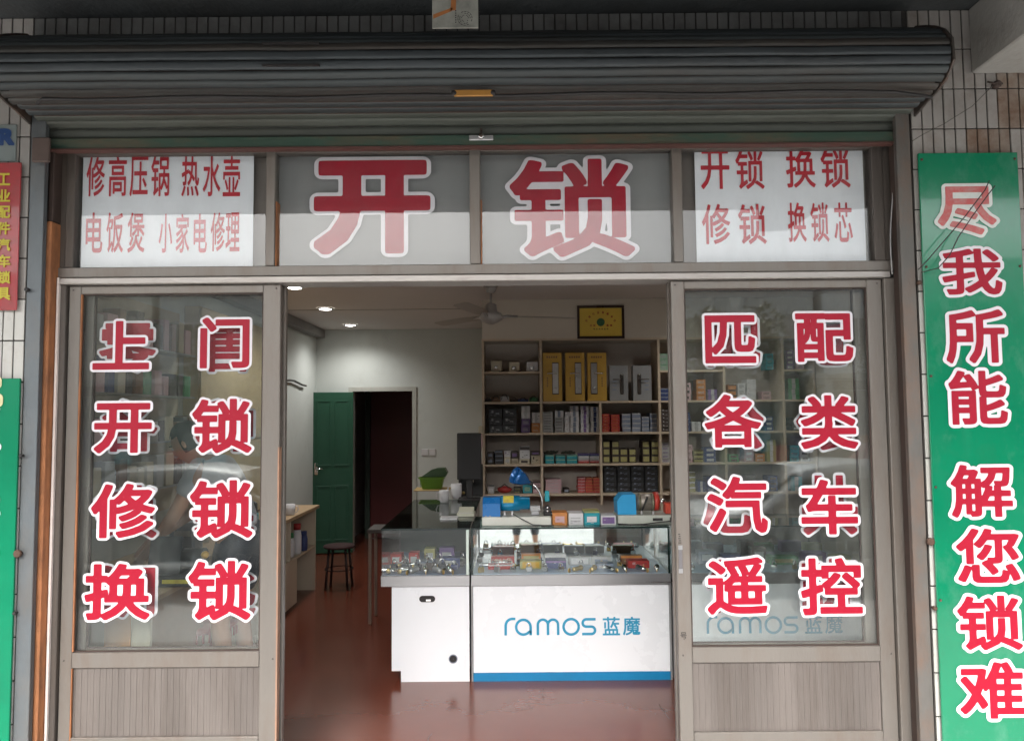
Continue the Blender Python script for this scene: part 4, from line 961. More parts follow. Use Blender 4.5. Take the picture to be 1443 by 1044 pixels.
b = MB(); b.lathe([(.06, 0), (.07, .02), (.065, .13), (.03, .15), (.001, .152)], (-2.16, 2.75, DZ), M_['black'], 16); b.ball((-2.16, 2.75, DZ+.155), .02, CHROME); tag(b.build('kettle'), 'black kettle with shiny lid beside the blue bottle', 'kettle')
tag(MB().lathe([(.03, 0), (.033, .09), (.028, .10), (.001, .10)], (-1.98, 2.96, DZ), M_['brown'], 14).build('jar'), 'small brown jar between bottle and mug', 'jar')
for k, (x, y, h, m, lab) in enumerate(((-1.92, 3.08, .20, 'green', 'green and white bottle standing inside the shelf desk'), (-1.90, 3.22, .26, 'red', 'red-topped can inside the shelf desk'), (-1.89, 3.38, .17, 'navy', 'blue packet inside the shelf desk'), (-1.93, 3.5, .15, 'white', 'white packet inside the shelf desk'))):
    b = MB(); b.lathe([(.035, 0), (.038, .02), (.038, h*.6), (.03, h*.8)], (x, y, .419), M_['white' if k < 2 else m], 14); b.lathe([(.031, h*.8), (.031, h), (.001, h)], (x, y, .419), M_[m], 14)
    tag(b.build('bottle'), lab, 'bottle')
for k, (x, y, w, d, h, c_, l) in enumerate(((-1.98, .50, .10, .12, .05, 'dark', 'dark toolbox at the left edge of the desk behind the left door'), (-2.06, 1.3, .16, .12, .18, 'grey', 'blue-grey carton on the wall desk behind the left door'), (-2.1, 1.62, .14, .14, .10, 'cream', 'cream carton on the wall desk behind the left door'), (-2.08, 1.9, .12, .10, .22, 'red', 'red upright carton on the wall desk behind the left door'), (-2.12, 2.25, .15, .12, .12, 'black', 'black carton on the near end of the shelf desk'), (-2.05, 2.5, .10, .10, .07, 'teal', 'small teal carton on the shelf desk'))):
    o = link('carton', card_box_mesh(w, d, h, c_, 'lgrey', 'label')); o.location = (x, y, (.7458 if k == 0 else DZ+.0008)); o.rotation_euler.z = .3*(k % 3-1); tag(o, l, 'box')
# stools
def stool(x, y, h, r, m, lab, legm=None):
    t = thing('stool', lab, 'stool', (x, y, 0))
    MB().lathe([(.001, h-.02), (r*.95, h-.022), (r, h-.012), (r*.96, h), (.001, h-.003)], (x, y, 0), m, 24).build('seat', t)
    for k in range(4):
        a = math.pi/4+k*math.pi/2; c, s = math.cos(a), math.sin(a)
        MB().cyl((x+c*r*.72, y+s*r*.72, h-.022), (x+c*r*.98, y+s*r*.98, 0), .012, legm or m, n=8).build('leg', t)
    MB().tube([(x+r*.86*math.cos(q*math.pi/8), y+r*.86*math.sin(q*math.pi/8), h*.45) for q in range(17)], .006, legm or m, 6).build('foot_ring', t)
    return t
RP = pm('red_plastic', (.30, .02, .025), .35)
stool(PX(478, 770, 7.1+CY), 7.1+CY, .40, .15, pm('shaded_red_plastic', (.03, .006, .006), .8), 'dark red stool by the green door', pm('shaded_red_leg', (.022, .010, .008), .8))  # the shadow round this stool is put into its near-black colours
sx_, sy_ = PX(533, 760, 5.9+CY)+.06, 6.0+CY
t = thing('side_table', 'narrow dark-topped side table with pale legs left of the glass counter', 'side table', (sx_, sy_, 0))
MB().box(sx_-.14, sx_+.14, sy_-.14, sy_+.14, .70, .73, pm('dark_seat', (.04, .028, .022), .6), .003).build('table_top', t)
for a_, c_ in ((-1, -1), (1, -1), (-1, 1), (1, 1)): MB().box(sx_+a_*.12-.012, sx_+a_*.12+.012, sy_+c_*.12-.012, sy_+c_*.12+.012, 0, .699, pm('wood_leg', (.17, .13, .10), .5), .002).build('leg', t)
t = thing('plastic_basket_chair', 'red woven-edge plastic stool behind the lower left door glass', 'stool', (PX(275, 890, .95), 1.0, 0))
x_, y_ = PX(272, 890, .95), 1.05
MB().lathe([(.001, .40), (.20, .40), (.215, .42), (.20, .435), (.001, .43)], (x_, y_, 0), RP, 30).build('seat', t)
b = MB()
for k in range(40):
    a = k*2*math.pi/40; b.box(x_+.212*math.cos(a)-.005, x_+.212*math.cos(a)+.005, y_+.212*math.sin(a)-.005, y_+.212*math.sin(a)+.005, .36, .41, RP)
b.build('woven_rim', t)
for k in range(4):
    a = math.pi/4+k*math.pi/2; MB().cyl((x_+.16*math.cos(a), y_+.16*math.sin(a), .40), (x_+.2*math.cos(a), y_+.2*math.sin(a), 0), .016, RP, n=10).build('leg', t)
# goods hanging on the left wall near the door (seen through the left glass)
rk = thing('wall_rack', 'wall rack of small hanging packs behind the top of the left door glass', 'wall rack', (XL+.03, 1.0, 1.55))
MB().box(XL+.001, XL+.012, .25, 1.85, 1.0, 2.35, pm('tan_pegboard', (.50, .43, .33), .7)).build('board', rk)
for j in range(4): MB().box(XL+.0125, XL+.14, .27, 1.83, 1.17+j*.29, 1.18+j*.29, STEEL).build('shelf_wire', rk)
rr = random.Random(2)
hp = ['left', 'right']
cnt = 0
for j in range(4):
    y = .32
    while y < 1.75:
        w = rr.uniform(.06, .11); h = rr.uniform(.12, .21); c_ = rr.choice(('brown', 'dark', 'cream', 'green', 'navy', 'lgrey', 'pink', 'dark'))
        o = link('hanging_pack', card_box_mesh(.10, w, h, c_, rr.choice(('white', 'lgrey', 'olive')), 'label')); o.location = (XL+.085, y, 1.1815+j*.29)
        tag(o, f'{c_} pack on the {["lowest","second","third","top"][j]} wire of the left wall rack, {ORD[cnt % 12]} from the door', 'pack', 'small packs on the left wall rack'); cnt += 1
        y += w+rr.uniform(.015, .05)
    cnt = 0

# ================================================================== GLASS COUNTERS
YK = 4.61+CY; ZT = .925; ZD = PZ(800, 824, YK); ZR = PZ(800, 808.5, YK); KX0 = PX(664, 850, YK); KX1 = PX(945.5, 850, YK); KW = KX1-KX0
DEP = .50
GTOP = glass('counter_top_glass', (.45, .55, .52), .06)
GEDGE = pm('dark_glass_edge', (.008, .02, .018), .1)
def counter(x0, x1, label, logo=True):
    t = thing('glass_counter', label, 'glass counter', ((x0+x1)/2, YK+DEP/2, 0))
    MB().box(x0+.012, x1-.012, YK, YK+DEP, .0505, ZD, LAMW, .002).build('base_cabinet', t)
    MB().box(x0+.012, x1-.012, YK-.003, YK+DEP, .0, .05, LBLUE, .001).build('kick_strip', t)
    MB().box(x0, x1, YK-.012, YK+DEP, ZD+.0005, ZR, STEEL, .002).build('steel_rail', t)
    MB().box(x0+.005, x1-.005, YK+.0, YK+.005, ZR+.0005, ZT-.010, GLC).build('front_glass', t)
    for xx in (x0+.002, x1-.008): MB().box(xx, xx+.005, YK+.006, YK+DEP-.02, ZR+.0005, ZT-.010, GLC).build('side_glass', t)
    for xx in (x0+.001, x1-.013): MB().box(xx, xx+.012, YK-.006, YK-.001, ZR+.0005, ZT-.011, GEDGE, .001).build('corner_post', t)
    MB().box(x0+.010, x1-.010, YK+DEP-.03, YK+DEP-.018, ZR+.0005, ZT-.010, MIRROR).build('mirror_door', t)
    MB().box(x0, x1, YK-.008, YK+DEP+.005, ZT-.0095, ZT, GTOP).build('top_glass', t)
    MB().box(x0, x1, YK-.0105, YK-.0085, ZT-.0095, ZT, GEDGE).build('top_edge', t)
    MB().box(x0+.011, x1-.011, YK+.006, YK+DEP-.032, ZR, ZR+.004, pm('pale_blue_liner', (.42, .50, .62), .4)).build('display_liner', t)
    MB().box(x0, x0+.011, YK-.002, YK+DEP, .0, ZD-.001, pm('grey_edge', (.25, .25, .25), .4)).build('edge_trim', t)
    MB().box(x1-.011, x1, YK-.002, YK+DEP, .0, ZD-.001, pm('grey_edge', (.25, .25, .25), .4)).build('edge_trim', t)
    if logo: make_logo(t, x0)
    return t
def ribbon(b, pts, w, m, y):
    """flat stroke in the xz plane with round joins"""
    pts = [Vector((p[0], p[1])) for p in pts]
    L_, R_ = [], []
    for k, p in enumerate(pts):
        d = (pts[min(k+1, len(pts)-1)]-pts[max(k-1, 0)]).normalized(); n_ = Vector((-d.y, d.x))*w/2
        L_.append((p.x+n_.x, y, p.y+n_.y)); R_.append((p.x-n_.x, y, p.y-n_.y))
    b.grid([L_, R_], m, smooth=False)
def make_logo(t, x0):
    s = 1/226.; lx = x0+(710-664)*s; xh = (896-874)*s; z0 = PZ(800, 894, YK); y = YK-.0016; w = .0155
    # local units: pixels from the left of the mark
    def U(a, v): return (lx+a*s, z0+v*s)
    def arc(cx, cy, r, a0, a1, n=18, ry=None): return [U(cx+r*math.cos(R(a0+(a1-a0)*k/n)), cy+(ry or r)*math.sin(R(a0+(a1-a0)*k/n))) for k in range(n+1)]
    sp = {}
    b = MB(); ribbon(b, [U(1.5, 0), U(1.5, 13)]+arc(11, 13, 9.5, 180, 95, 10)+[U(15, 22.3)], w, LOGO, y); b.build('logo_letter', t)
    b = MB(); ribbon(b, [U(36, 0), U(36, 11)]+arc(26, 11, 10, 0, 325, 26)[1:]+[U(36, 3)], w, LOGO, y); b.build('logo_letter', t)
    b = MB(); ribbon(b, [U(46, 0), U(46, 14)]+arc(53, 14, 7, 180, 0, 12)+[U(60, 0)], w, LOGO, y); ribbon(b, [U(60, 14)]+arc(67, 14, 7, 180, 0, 12)+[U(74, 0)], w, LOGO, y-.0004); b.build('logo_letter', t)
    b = MB(); ribbon(b, arc(92, 11, 10.5, 0, 360, 30), w, LOGO, y); b.build('logo_letter', t)
    b = MB(); ribbon(b, [U(126, 21)]+[U(114, 21)]+arc(113, 16, 5, 90, 270, 10)+[U(119, 11)]+arc(120, 6, 5, 90, -90, 10)+[U(107, 1)], w, LOGO, y); b.build('logo_letter', t)
    cx, cz = U(147.5, 11.5); letter('蓝', cx, cz, 24*s, 25*s, y, t, mr=LOGO, bold=.015, name='logo_letter')
    cx, cz = U(175.5, 11.5); letter('魔', cx, cz, 24*s, 25*s, y, t, mr=LOGO, bold=.015, name='logo_letter')
counter(KX0, KX1, 'white glass-topped counter with blue lettering, fully seen in the open doorway')
counter(KX1+.012, KX1+.012+KW, 'matching glass-topped counter with blue lettering seen through the right door glass')
# corner counter running back into the room
cx0, cx1 = PX(537, 815, YK), KX0-.008
cc = thing('glass_counter', 'corner glass counter with plain white base running back on the left', 'glass counter', ((cx0+cx1)/2, YK+.8, 0))
bx0 = PX(552, 880, YK); nx0 = PX(565, 945, YK); CL = 1.55
b = MB(); b.prism([(bx0, .0655), (nx0, .0655), (nx0, .0), (cx1-.004, .0), (cx1-.004, ZD), (bx0, ZD)], YK+.002, YK+.02, LAMW, 'Y'); b.build('end_panel', cc)
MB().box(bx0, cx1-.004, YK+.0205, YK+CL, .066, ZD, LAMW, .001).build('base_cabinet', cc)
MB().box(cx0, cx1, YK-.012, YK+CL, ZD+.0005, ZR, STEEL, .002).build('steel_rail', cc)
MB().box(cx0+.004, cx1-.02, YK, YK+.005, ZR+.0005, ZT-.010, GLC).build('front_glass', cc)
MB().box(cx0+.002, cx0+.007, YK+.006, YK+CL-.02, ZR+.0005, ZT-.010, GLC).build('side_glass', cc)
MB().box(cx1-.022, cx1-.004, YK-.004, YK+.010, ZR+.0005, ZT-.010, pm('pale_post', (.62, .72, .66), .3), .002).build('corner_post', cc)
MB().box(cx1-.012, cx1-.006, YK+.011, YK+CL-.02, ZR+.0005, ZT-.010, pm('dark_mirror_back', (.10, .13, .13), .15, .5)).build('side_panel', cc)
MB().box(cx0, cx1, YK-.008, YK+CL, ZT-.0095, ZT, GTOP).build('top_glass', cc)
MB().box(cx0, cx1, YK-.0105, YK-.0085, ZT-.0095, ZT, GEDGE).build('top_edge', cc)
MB().box(cx0+.008, cx1-.013, YK+.006, YK+CL-.02, ZR, ZR+.004, pm('navy_liner', (.10, .14, .22), .5)).build('display_liner', cc)
MB().box(cx0+.008, cx1-.013, YK+.75, YK+.76, ZR+.005, ZT-.012, pm('dark_divider', (.05, .07, .06), .4)).build('divider', cc)
# slot with chrome pull and round cable hole
x_, z_ = P(602, 843.5, YK)
b = MB(); pf = [(x_+s*.030+.019*math.cos(R(a)), z_+.019*math.sin(R(a))) for s, aa in ((1, range(-90, 91, 22)), (-1, range(90, 271, 22))) for a in aa]
b.prism(pf, YK-.0005, YK+.0015, BLACK, 'Y'); b.build('finger_slot', cc)
MB().box(x_-.008, x_+.022, YK-.0015, YK-.0008, z_-.014, z_-.003, CHROME).build('latch', cc)
x_, z_ = P(638.5, 928, YK)
MB().lathe([(.021, .001), (.0225, -.001), (.027, -.001), (.027, .0015)], (x_, YK, z_), M_['grey'], 20, 'Y', caps=False).lathe([(.001, 0), (.0215, 0)], (x_, YK-.0002, z_), BLACK, 20, 'Y', caps=False).build('cable_hole', cc)

# goods inside the showcases
def padlock(x, y, z, s, m, rz, lab):
    t = thing('padlock', lab, 'padlock', (x, y, z), 'padlocks in the glass counters')
    o = MB().box(-.022*s, .022*s, -.009*s, .009*s, 0, .034*s, m, .003*s).build('body', None, origin=(0, 0, 0)); o.parent = t
    pts = [(-.013*s, 0, .033*s), (-.013*s, 0, .046*s)]+[(-.013*s*math.cos(math.pi*q/6), 0, .046*s+.013*s*math.sin(math.pi*q/6)) for q in range(1, 6)]+[(.013*s, 0, .046*s), (.013*s, 0, .033*s)]
    o = MB().tube(pts, .0035*s, CHROME, 7).build('shackle', None, origin=(0, 0, 0)); o.parent = t
    t.rotation_euler = (0, 0, rz); return t
def cylinder_lock(x, y, z, rz, m, lab, s=1):
    t = thing('lock_cylinder', lab, 'lock cylinder', (x, y, z), 'brass and chrome lock cylinders in the glass counters')
    o = MB().lathe([(.001, -.03*s), (.010*s, -.03*s), (.011*s, -.026*s), (.011*s, .026*s), (.014*s, .028*s), (.014*s, .034*s), (.001, .036*s)], (0, 0, .014*s), m, 14, 'Y').build('barrel', None, origin=(0, 0, 0)); o.parent = t
    o = MB().box(-.002*s, .002*s, -.052*s, -.03*s, .009*s, .019*s, CHROME).lathe([(.001, -.002), (.012*s, -.002), (.012*s, .002), (.001, .002)], (0, -.060*s, .014*s), BRASS, 12, 'X').build('key', None, origin=(0, 0, 0)); o.parent = t
    t.rotation_euler.z = rz; return t
zD = ZR+.0045
def on_deck(px_, y): return PX(px_, 800, y)
ZBM = {}
def tray(px0, px1, y, d, h, c1, c2, style, lab, tilt=.0):
    x0, x1 = PX(px0, 790, y), PX(px1, 790, y)
    o = link('display_box', card_box_mesh(x1-x0, d, h, c1, c2, style)); o.location = ((x0+x1)/2, y, zD); o.rotation_euler = (-tilt, 0, random.uniform(-.05, .05))
    return tag(o, lab, 'display box')
rr = random.Random(9)
tray(692, 725, YK+.26, .06, .055, 'red', 'cream', 'lines', 'reddish box at the back left of the lettered showcase')
tray(688, 723, YK+.13, .07, .030, 'red', 'white', 'top', 'flat red tray of padlocks in the lettered showcase')
tray(735, 762, YK+.27, .05, .066, 'orange', 'olive', 'frame', 'bright orange framed box at the back of the showcase')
tray(733, 763, YK+.13, .07, .052, 'olive', 'gold', 'frame', 'olive and gold framed box in front of the orange one')
tray(768, 798, YK+.27, .05, .066, 'white', 'lgrey', 'label', 'white carton beside the orange box in the showcase')
tray(769, 798, YK+.14, .10, .050, 'navy', 'purple', 'top', 'dark blue carton in front of the white one')
tray(802, 832, YK+.24, .05, .052, 'lgrey', 'white', 'frame', 'pale clear blister pack in the middle of the showcase')
tray(833, 862, YK+.24, .05, .05, 'lgrey', 'grey', 'label', 'second pale blister pack right of the middle')
tray(840, 865, YK+.10, .09, .035, 'grey', 'lgrey', 'label', 'light blue flat box near the front of the showcase')
tray(875, 905, YK+.26, .05, .055, 'brown', 'orange', 'top', 'brown carton at the back right of the showcase')
tray(885, 915, YK+.13, .09, .045, 'red', 'pink', 'dot', 'bright red carton at the front right of the showcase')
rn = random.Random(3)
for k in range(12):
    x = PX(678+k*22.5, 803, YK+.06); 
    if k < 6: padlock(x, YK+.045+rn.uniform(0, .02), zD, .85+rn.uniform(-.05, .15), rn.choice((CHROME, BRASS, STEEL)), rn.uniform(-.6, .6), f'shiny padlock, {ORD[k]} from the left along the front of the lettered showcase')
    else: cylinder_lock(x, YK+.055, zD, rn.uniform(-.9, .9), rn.choice((BRASS, CHROME)), f'lock cylinder with key, {ORD[k-6]} of six along the right front of the lettered showcase', 1.2)
for k in range(9):
    (padlock if k % 2 else cylinder_lock)(*((PX(684+k*27, 795, YK+.20), YK+.205, zD, .7, rn.choice((CHROME, STEEL, BRASS)), rn.uniform(-.8, .8), f'small padlock between boxes in the lettered showcase, {ORD[k//2]} of four') if k % 2 else (PX(684+k*27, 795, YK+.20), YK+.20, zD, rn.uniform(-1.5, 1.5), rn.choice((CHROME, BRASS)), f'key cylinder lying between boxes in the lettered showcase, {ORD[k//2]} of five', 1.1)))
for k in range(7):
    padlock(PX(690+k*5, 790, YK+.165), YK+.165, zD+.031, .45, CHROME, .1, f'tiny chrome padlock, {ORD[k]} in the row on the flat red tray')
for k in range(9):
    padlock(PX(676+k*28, 785, YK+.36), YK+.36+rn.uniform(-.02, .02), zD, .8, rn.choice((STEEL, CHROME, M_['navy'])), rn.uniform(-.5, .5), f'padlock at the back of the lettered showcase, {ORD[k]} from the left')
# corner case: dark hardware
for k in range(24):
    y = YK+.05+(k % 4)*.085; x = cx0+.04+(k/24)*(cx1-cx0-.09); m = rn.choice((STEEL, CHROME, M_['navy'], M_['dark'], KD))
    if k % 2: padlock(x, y, zD, rn.uniform(.9, 1.3), m, rn.uniform(-.7, .7), f'padlock in the corner showcase, {ORD[k//2]} of the dark row from the left')
    else: cylinder_lock(x, y, zD, rn.uniform(-1.5, 1.5), rn.choice((CHROME, STEEL)), f'key cylinder in the corner showcase, {ORD[k//2]} from the left', 1.3)
for k, (a, c, y, h, c1) in enumerate(((550, 566, .30, .07, 'red'), (576, 590, .26, .085, 'red'), (598, 613, .32, .10, 'olive'), (619, 640, .34, .10, 'purple'), (586, 612, .18, .045, 'grey'), (622, 648, .20, .06, 'navy'))):
    tray(a, c, YK+y, .08, h, c1, 'lgrey', 'label', f'{["dark red box at the left back", "bright red box", "lime olive box", "dull purple box at the right back", "blue-grey box in the middle", "navy box at the right front"][k]} of the corner showcase')
# right counter contents
for k, (a, c, y, h, c1, c2, l) in enumerate(((985, 1010, .25, .08, 'grey', 'white', 'grey'), (1018, 1045, .22, .06, 'navy', 'lgrey', 'navy'), (1085, 1125, .20, .05, 'green', 'olive', 'long green'), (1060, 1080, .30, .09, 'dark', 'lgrey', 'dark'), (1135, 1165, .22, .07, 'purple', 'lgrey', 'purple'), (1175, 1200, .2, .05, 'olive', 'gold', 'yellow'))):
    tray(a, c, YK+y, .09, h, c1, c2, 'label', l+' box in the right showcase behind the door glass')
for k in range(8): padlock(PX(975+k*29, 800, YK+.07), YK+.07, zD, .8, rn.choice((CHROME, BRASS)), rn.uniform(-.6, .6), f'padlock in the right showcase behind door glass, {ORD[k]} from the left')

# ================================================================== ON THE COUNTERS
zt0 = ZT+.0008
# blue key machine
Yk = YK+.06; s = 1/223.
def KXp(px_): return PX(px_, 720, Yk)
def KZp(py_): return PZ(740, py_, Yk)
X0, X1 = KXp(679), KXp(777)
zsh = zt0-KZp(735)
def Z(py_): return KZp(py_)+zsh
km = thing('key_machine', 'bright blue key cutting machine with teal motor on a cream base', 'key machine', ((X0+X1)/2, Yk, zt0))
MB().box(X0, X1, Yk, Yk+.22, zt0, Z(722.5), CREAMM, .004).build('base', km)
hx0, hx1 = KXp(680), KXp(705)
MB().prism([(Yk+.01, Z(722)), (Yk+.18, Z(722)), (Yk+.18, Z(697)), (Yk+.06, Z(696)), (Yk+.01, Z(704))], hx0, hx1, BLUEM).build('housing', km)
MB().lathe([(.001, 0), (.045, .0), (.050, .006), (.050, KXp(733)-hx1-.004), (.043, KXp(733)-hx1), (.041, KXp(747)-hx1-.004), (.034, KXp(747)-hx1), (.001, KXp(747)-hx1)], (hx1+.001, Yk+.09, Z(705.5)), TEALM, 24, 'X').build('motor', km)
MB().box(KXp(709), KXp(724), Yk+.036, Yk+.039, Z(703.5), Z(693.5), YEL).build('label', km)
for xx in (KXp(711), KXp(722)): MB().lathe([(.009, 0), (.008, .012), (.003, .028), (.001, .030)], (xx, Yk+.05, Z(722)), M_['white'], 10).build('knob', km)
MB().box(KXp(747.5), KXp(762), Yk+.05, Yk+.10, Z(716), Z(709), M_['lgrey'], .003).build('vise', km)
MB().box(KXp(749), KXp(760), Yk+.06, Yk+.09, Z(722), Z(716.2), STEEL, .002).build('vise_foot', km)
for k in range(4):
    MB().cyl((hx0+.02+.026*k, Yk+.009, Z(721)), (hx0+.02+.026*k, Yk+.003, Z(721)), .004, CHROME, n=8).build('screw', km)
    if k == 1: break
ax = KXp(772); ay = Yk+.05
cl = thing('duplicator_head', 'black round key duplicator head with white dials right of the blue machine', 'tool', (ax, ay, Z(722)))
MB().cyl((ax, ay+.02, Z(714)), (ax, ay-.012, Z(714)), .024, BLACK, n=20).build('wheel', cl)
MB().box(ax-.026, ax+.030, ay-.02, ay+.05, zt0+.056, Z(717), BLACK, .004).build('foot', cl)
for dz_ in (.014, -.008): MB().lathe([(.008, 0), (.006, -.004), (.001, -.005)], (ax, ay-.0125, Z(714)+dz_), CHROME, 12, 'Y').build('dial', cl)
MB().tube([(ax+.02, ay-.02, Z(714)-.02), (ax+.045, ay-.03, Z(714)-.022)], .005, CHROME).build('lever', cl)
MB().box(ax-.014, ax+.014, ay+.021, ay+.05, Z(703), Z(688), M_['teal'], .003).build('blue_tab', cl)
# desk lamp
lm = thing('desk_lamp', 'gooseneck desk lamp with blue metal shade over the key machine', 'lamp', (KXp(765), Yk+.12, Z(722)))
npts = []
for x, y in ((765.5, 722), (765.5, 708), (764.5, 698), (761, 689), (756, 682), (750, 677.5)): npts.append((KXp(x), Yk+.12-.03*(722-y)/45, Z(y)))
MB().tube(npts, .006, CHROME, 8).build('gooseneck', lm)
a = Vector((KXp(749), Yk+.09, Z(677))); e = Vector((KXp(725), Yk+.045, Z(664)))
d = (e-a).normalized(); u = d.orthogonal().normalized(); w_ = d.cross(u); L_ = (e-a).length
rows = []
for f_, r_ in ((0, .008), (.12, .014), (.2, .018), (.3, .030), (.55, .043), (.8, .052), (1.0, .056), (.99, .053), (.8, .049), (.55, .040), (.3, .026)):
    rows.append([a+d*L_*f_+(u*math.cos(2*math.pi*q/24)+w_*math.sin(2*math.pi*q/24))*r_ for q in range(24)])
b = MB(); b.grid(rows, pm('blue_lamp_enamel', (.01, .11, .34), .2, .3, .04, coat=.6), True); b.build('lamp_shade', lm)
MB().ball(a+d*L_*.6, .026, M_['white']).build('bulb', lm)
MB().cyl(a-d*.012, a+d*.012, .013, BLACK).build('socket', lm)
# card boxes in front
for (x0, x1, t_, c1, c2, st, lab) in ((778.5, 799.5, 717, 'orange', 'pink', 'label', 'orange key blank box beside the blue machine'), (801, 822, 718, 'white', 'lgrey', 'lines', 'white key blank box with grey print on the counter'), (823, 845, 718, 'teal', 'white', 'label', 'teal and green key blank box on the counter'), (846.5, 868, 722, 'white', 'purple', 'frame', 'white box with purple print at the right of the row')):
    X_0, X_1 = KXp(x0), KXp(x1); h = Z(t_)-zt0
    o = link('key_blank_box', card_box_mesh(X_1-X_0, .13, h, c1, c2, st)); o.location = ((X_0+X_1)/2, Yk+.0, zt0); tag(o, lab, 'box')
    if c1 == 'teal': tag(link('box_lid', card_box_mesh(X_1-X_0, .13, .012, 'olive', 'green', 'top')), 'olive green lid on the teal key blank box', 'lid').location = ((X_0+X_1)/2, Yk+.004, zt0+h+.0006)
# second machine
X0, X1 = KXp(871), KXp(958)
k2 = thing('key_machine', 'second key machine, light blue housing with grey and red motor, by the door stile', 'key machine', ((X0+X1)/2, Yk, zt0))
MB().box(X0, X1, Yk+.01, Yk+.24, zt0, Z(722), pm('worn_cream_paint', (.50, .52, .46), .45), .004).build('base', k2)
MB().prism([(KXp(871.5), Z(721.5)), (KXp(898), Z(721.5)), (KXp(897), Z(693)), (KXp(878), Z(693)), (KXp(870.5), Z(702))], Yk+.03, Yk+.19, LBLUEM, 'Y').build('housing', k2)
MB().cyl((KXp(899), Yk+.11, Z(706)), (KXp(925), Yk+.11, Z(706)), .052, GREYM, n=24).build('motor', k2)
for p in (903, 922): MB().cyl((KXp(p), Yk+.11, Z(706)), (KXp(p+3), Yk+.11, Z(706)), .057, pm('olive_casting', (.20, .19, .13), .5, .3), n=24).build('flange', k2)
MB().cyl((KXp(925.5), Yk+.11, Z(705)), (KXp(932), Yk+.11, Z(705)), .060, C('red_guard', (.50, .045, .03), .4), n=24).build('cutter_guard', k2)
MB().cyl((KXp(932), Yk+.11, Z(705)), (KXp(944), Yk+.11, Z(705)), .016, CHROME).build('spindle', k2)
MB().box(KXp(940), KXp(952), Yk+.05, Yk+.12, Z(721.5), Z(706), C('red_vise', (.52, .06, .03), .4), .004).build('vise', k2)
for p in (906, 922): MB().lathe([(.008, 0), (.007, .012), (.002, .024)], (KXp(p), Yk+.04, Z(721.5)), M_['white'], 10).build('knob', k2)
MB().tube([(KXp(905), Yk+.05, Z(720)), (KXp(911), Yk+.03, Z(704)), (KXp(914), Yk+.035, Z(697))], .006, BLACK).build('lever', k2)
MB().box(KXp(920), KXp(934), Yk+.0075, Yk+.0095, Z(730), Z(726), BLACK).box(KXp(944), KXp(951), Yk+.0075, Yk+.0095, Z(732), Z(725), BLACK).build('switch', k2)
# cables
tag(MB().tube([(KXp(723), Yk+.02, Z(719)), (KXp(735), Yk-.015, Z(725)), (KXp(750), Yk-.035, zt0+.012), (KXp(766), Yk-.03, zt0+.006), (KXp(780), Yk-.02, zt0+.005), (KXp(776), Yk-.045, zt0+.004), (KXp(762), Yk-.055, zt0+.004)], .0032, BLACK, 6).build('cable'), 'black power cable drooping over the blue machine base', 'cable')
tag(MB().tube([(KXp(870), Yk-.02, zt0+.01), (KXp(885), Yk-.03, zt0+.006), (KXp(905), Yk-.035, zt0+.008), (KXp(925), Yk-.03, zt0+.018), (KXp(948), Yk-.01, zt0+.025)], .0036, BLACK, 6).build('cable'), 'upper black cable in front of the second key machine', 'cable')
tag(MB().tube([(KXp(870), Yk-.03, zt0+.005), (KXp(890), Yk-.042, zt0+.005), (KXp(915), Yk-.046, zt0+.004), (KXp(935), Yk-.04, zt0+.004), (KXp(944), Yk-.046, zt0+.006)], .0034, BLACK, 6).build('cable'), 'lower black cable lying along the counter edge', 'cable')
# left wing goods
def wing(px_, py_):
    """point of the counter top seen at this pixel"""
    d = CM.to_3x3() @ Vector(((px_-721.5)/F, -(py_-522)/F, -1)); t = (ZT-EYE)/d.z
    return d.x*t, CY+d.y*t
x, y = wing(626, 708); mug(x, y, ZT, .098, .040, M_['white'], 'white mug standing in front on the corner counter', -1)
x, y = wing(640, 704); mug(x+.01, y+.12, ZT, .12, .046, M_['white'], 'white printed mug behind the front mug', -1)
x, y = wing(632, 732)
o = link('card_pack', card_box_mesh(.115, .10, .012, 'white', 'lgrey', 'top')); o.location = (x, y, ZT); tag(o, 'flat white card pack lying at the front of the corner counter', 'card pack')
x, y = wing(656, 728)
tc = thing('cash_tray', 'cream calculator-like tray at the front of the corner counter', 'tray', (x, y, ZT)); MB().box(x-.06, x+.06, y, y+.16, ZT+.0005, ZT+.022, pm('cream_plastic', (.60, .60, .48), .4), .003).build('body', tc); MB().prism([(y+.03, ZT+.0225), (y+.15, ZT+.0225), (y+.15, ZT+.05)], x-.052, x+.052, pm('cream_plastic', (.60, .60, .48), .4)).build('slope', tc); MB().box(x-.045, x+.045, y+.022, y+.028, ZT+.0225, ZT+.0255, M_['white']).build('strip', tc)
# green basket with green lid on a board
x, y = wing(607, 692); y += .12
MB().box(x-.16, x+.17, y-.12, y+.15, ZT+.001, ZT+.012, pm('chopping_board', (.48, .33, .13), .5), .003).build('wooden_board'); tag(bpy.data.objects['wooden_board'], 'small wooden board under the green basket', 'board')
GB = pm('lime_green_plastic', (.13, .26, .02), .4)
bk = thing('basket', 'lime green plastic basket with ribbed rim on the corner counter', 'basket', (x, y, ZT+.0125))
b = MB()
def rrect(hx, hy, z, n=24): return [(x+hx*max(-1, min(1, 1.25*math.cos(2*math.pi*q/n))), y+hy*max(-1, min(1, 1.25*math.sin(2*math.pi*q/n))), z) for q in range(n)]
zb0 = ZT+.0125
b.grid([rrect(.085, .06, zb0), rrect(.092, .066, zb0+.01), rrect(.112, .082, zb0+.095), rrect(.122, .090, zb0+.097), rrect(.122, .090, zb0+.107), rrect(.112, .080, zb0+.107), rrect(.09, .062, zb0+.012), rrect(.02, .02, zb0+.011)], GB, True, False); b.build('tub', bk)
b = MB()
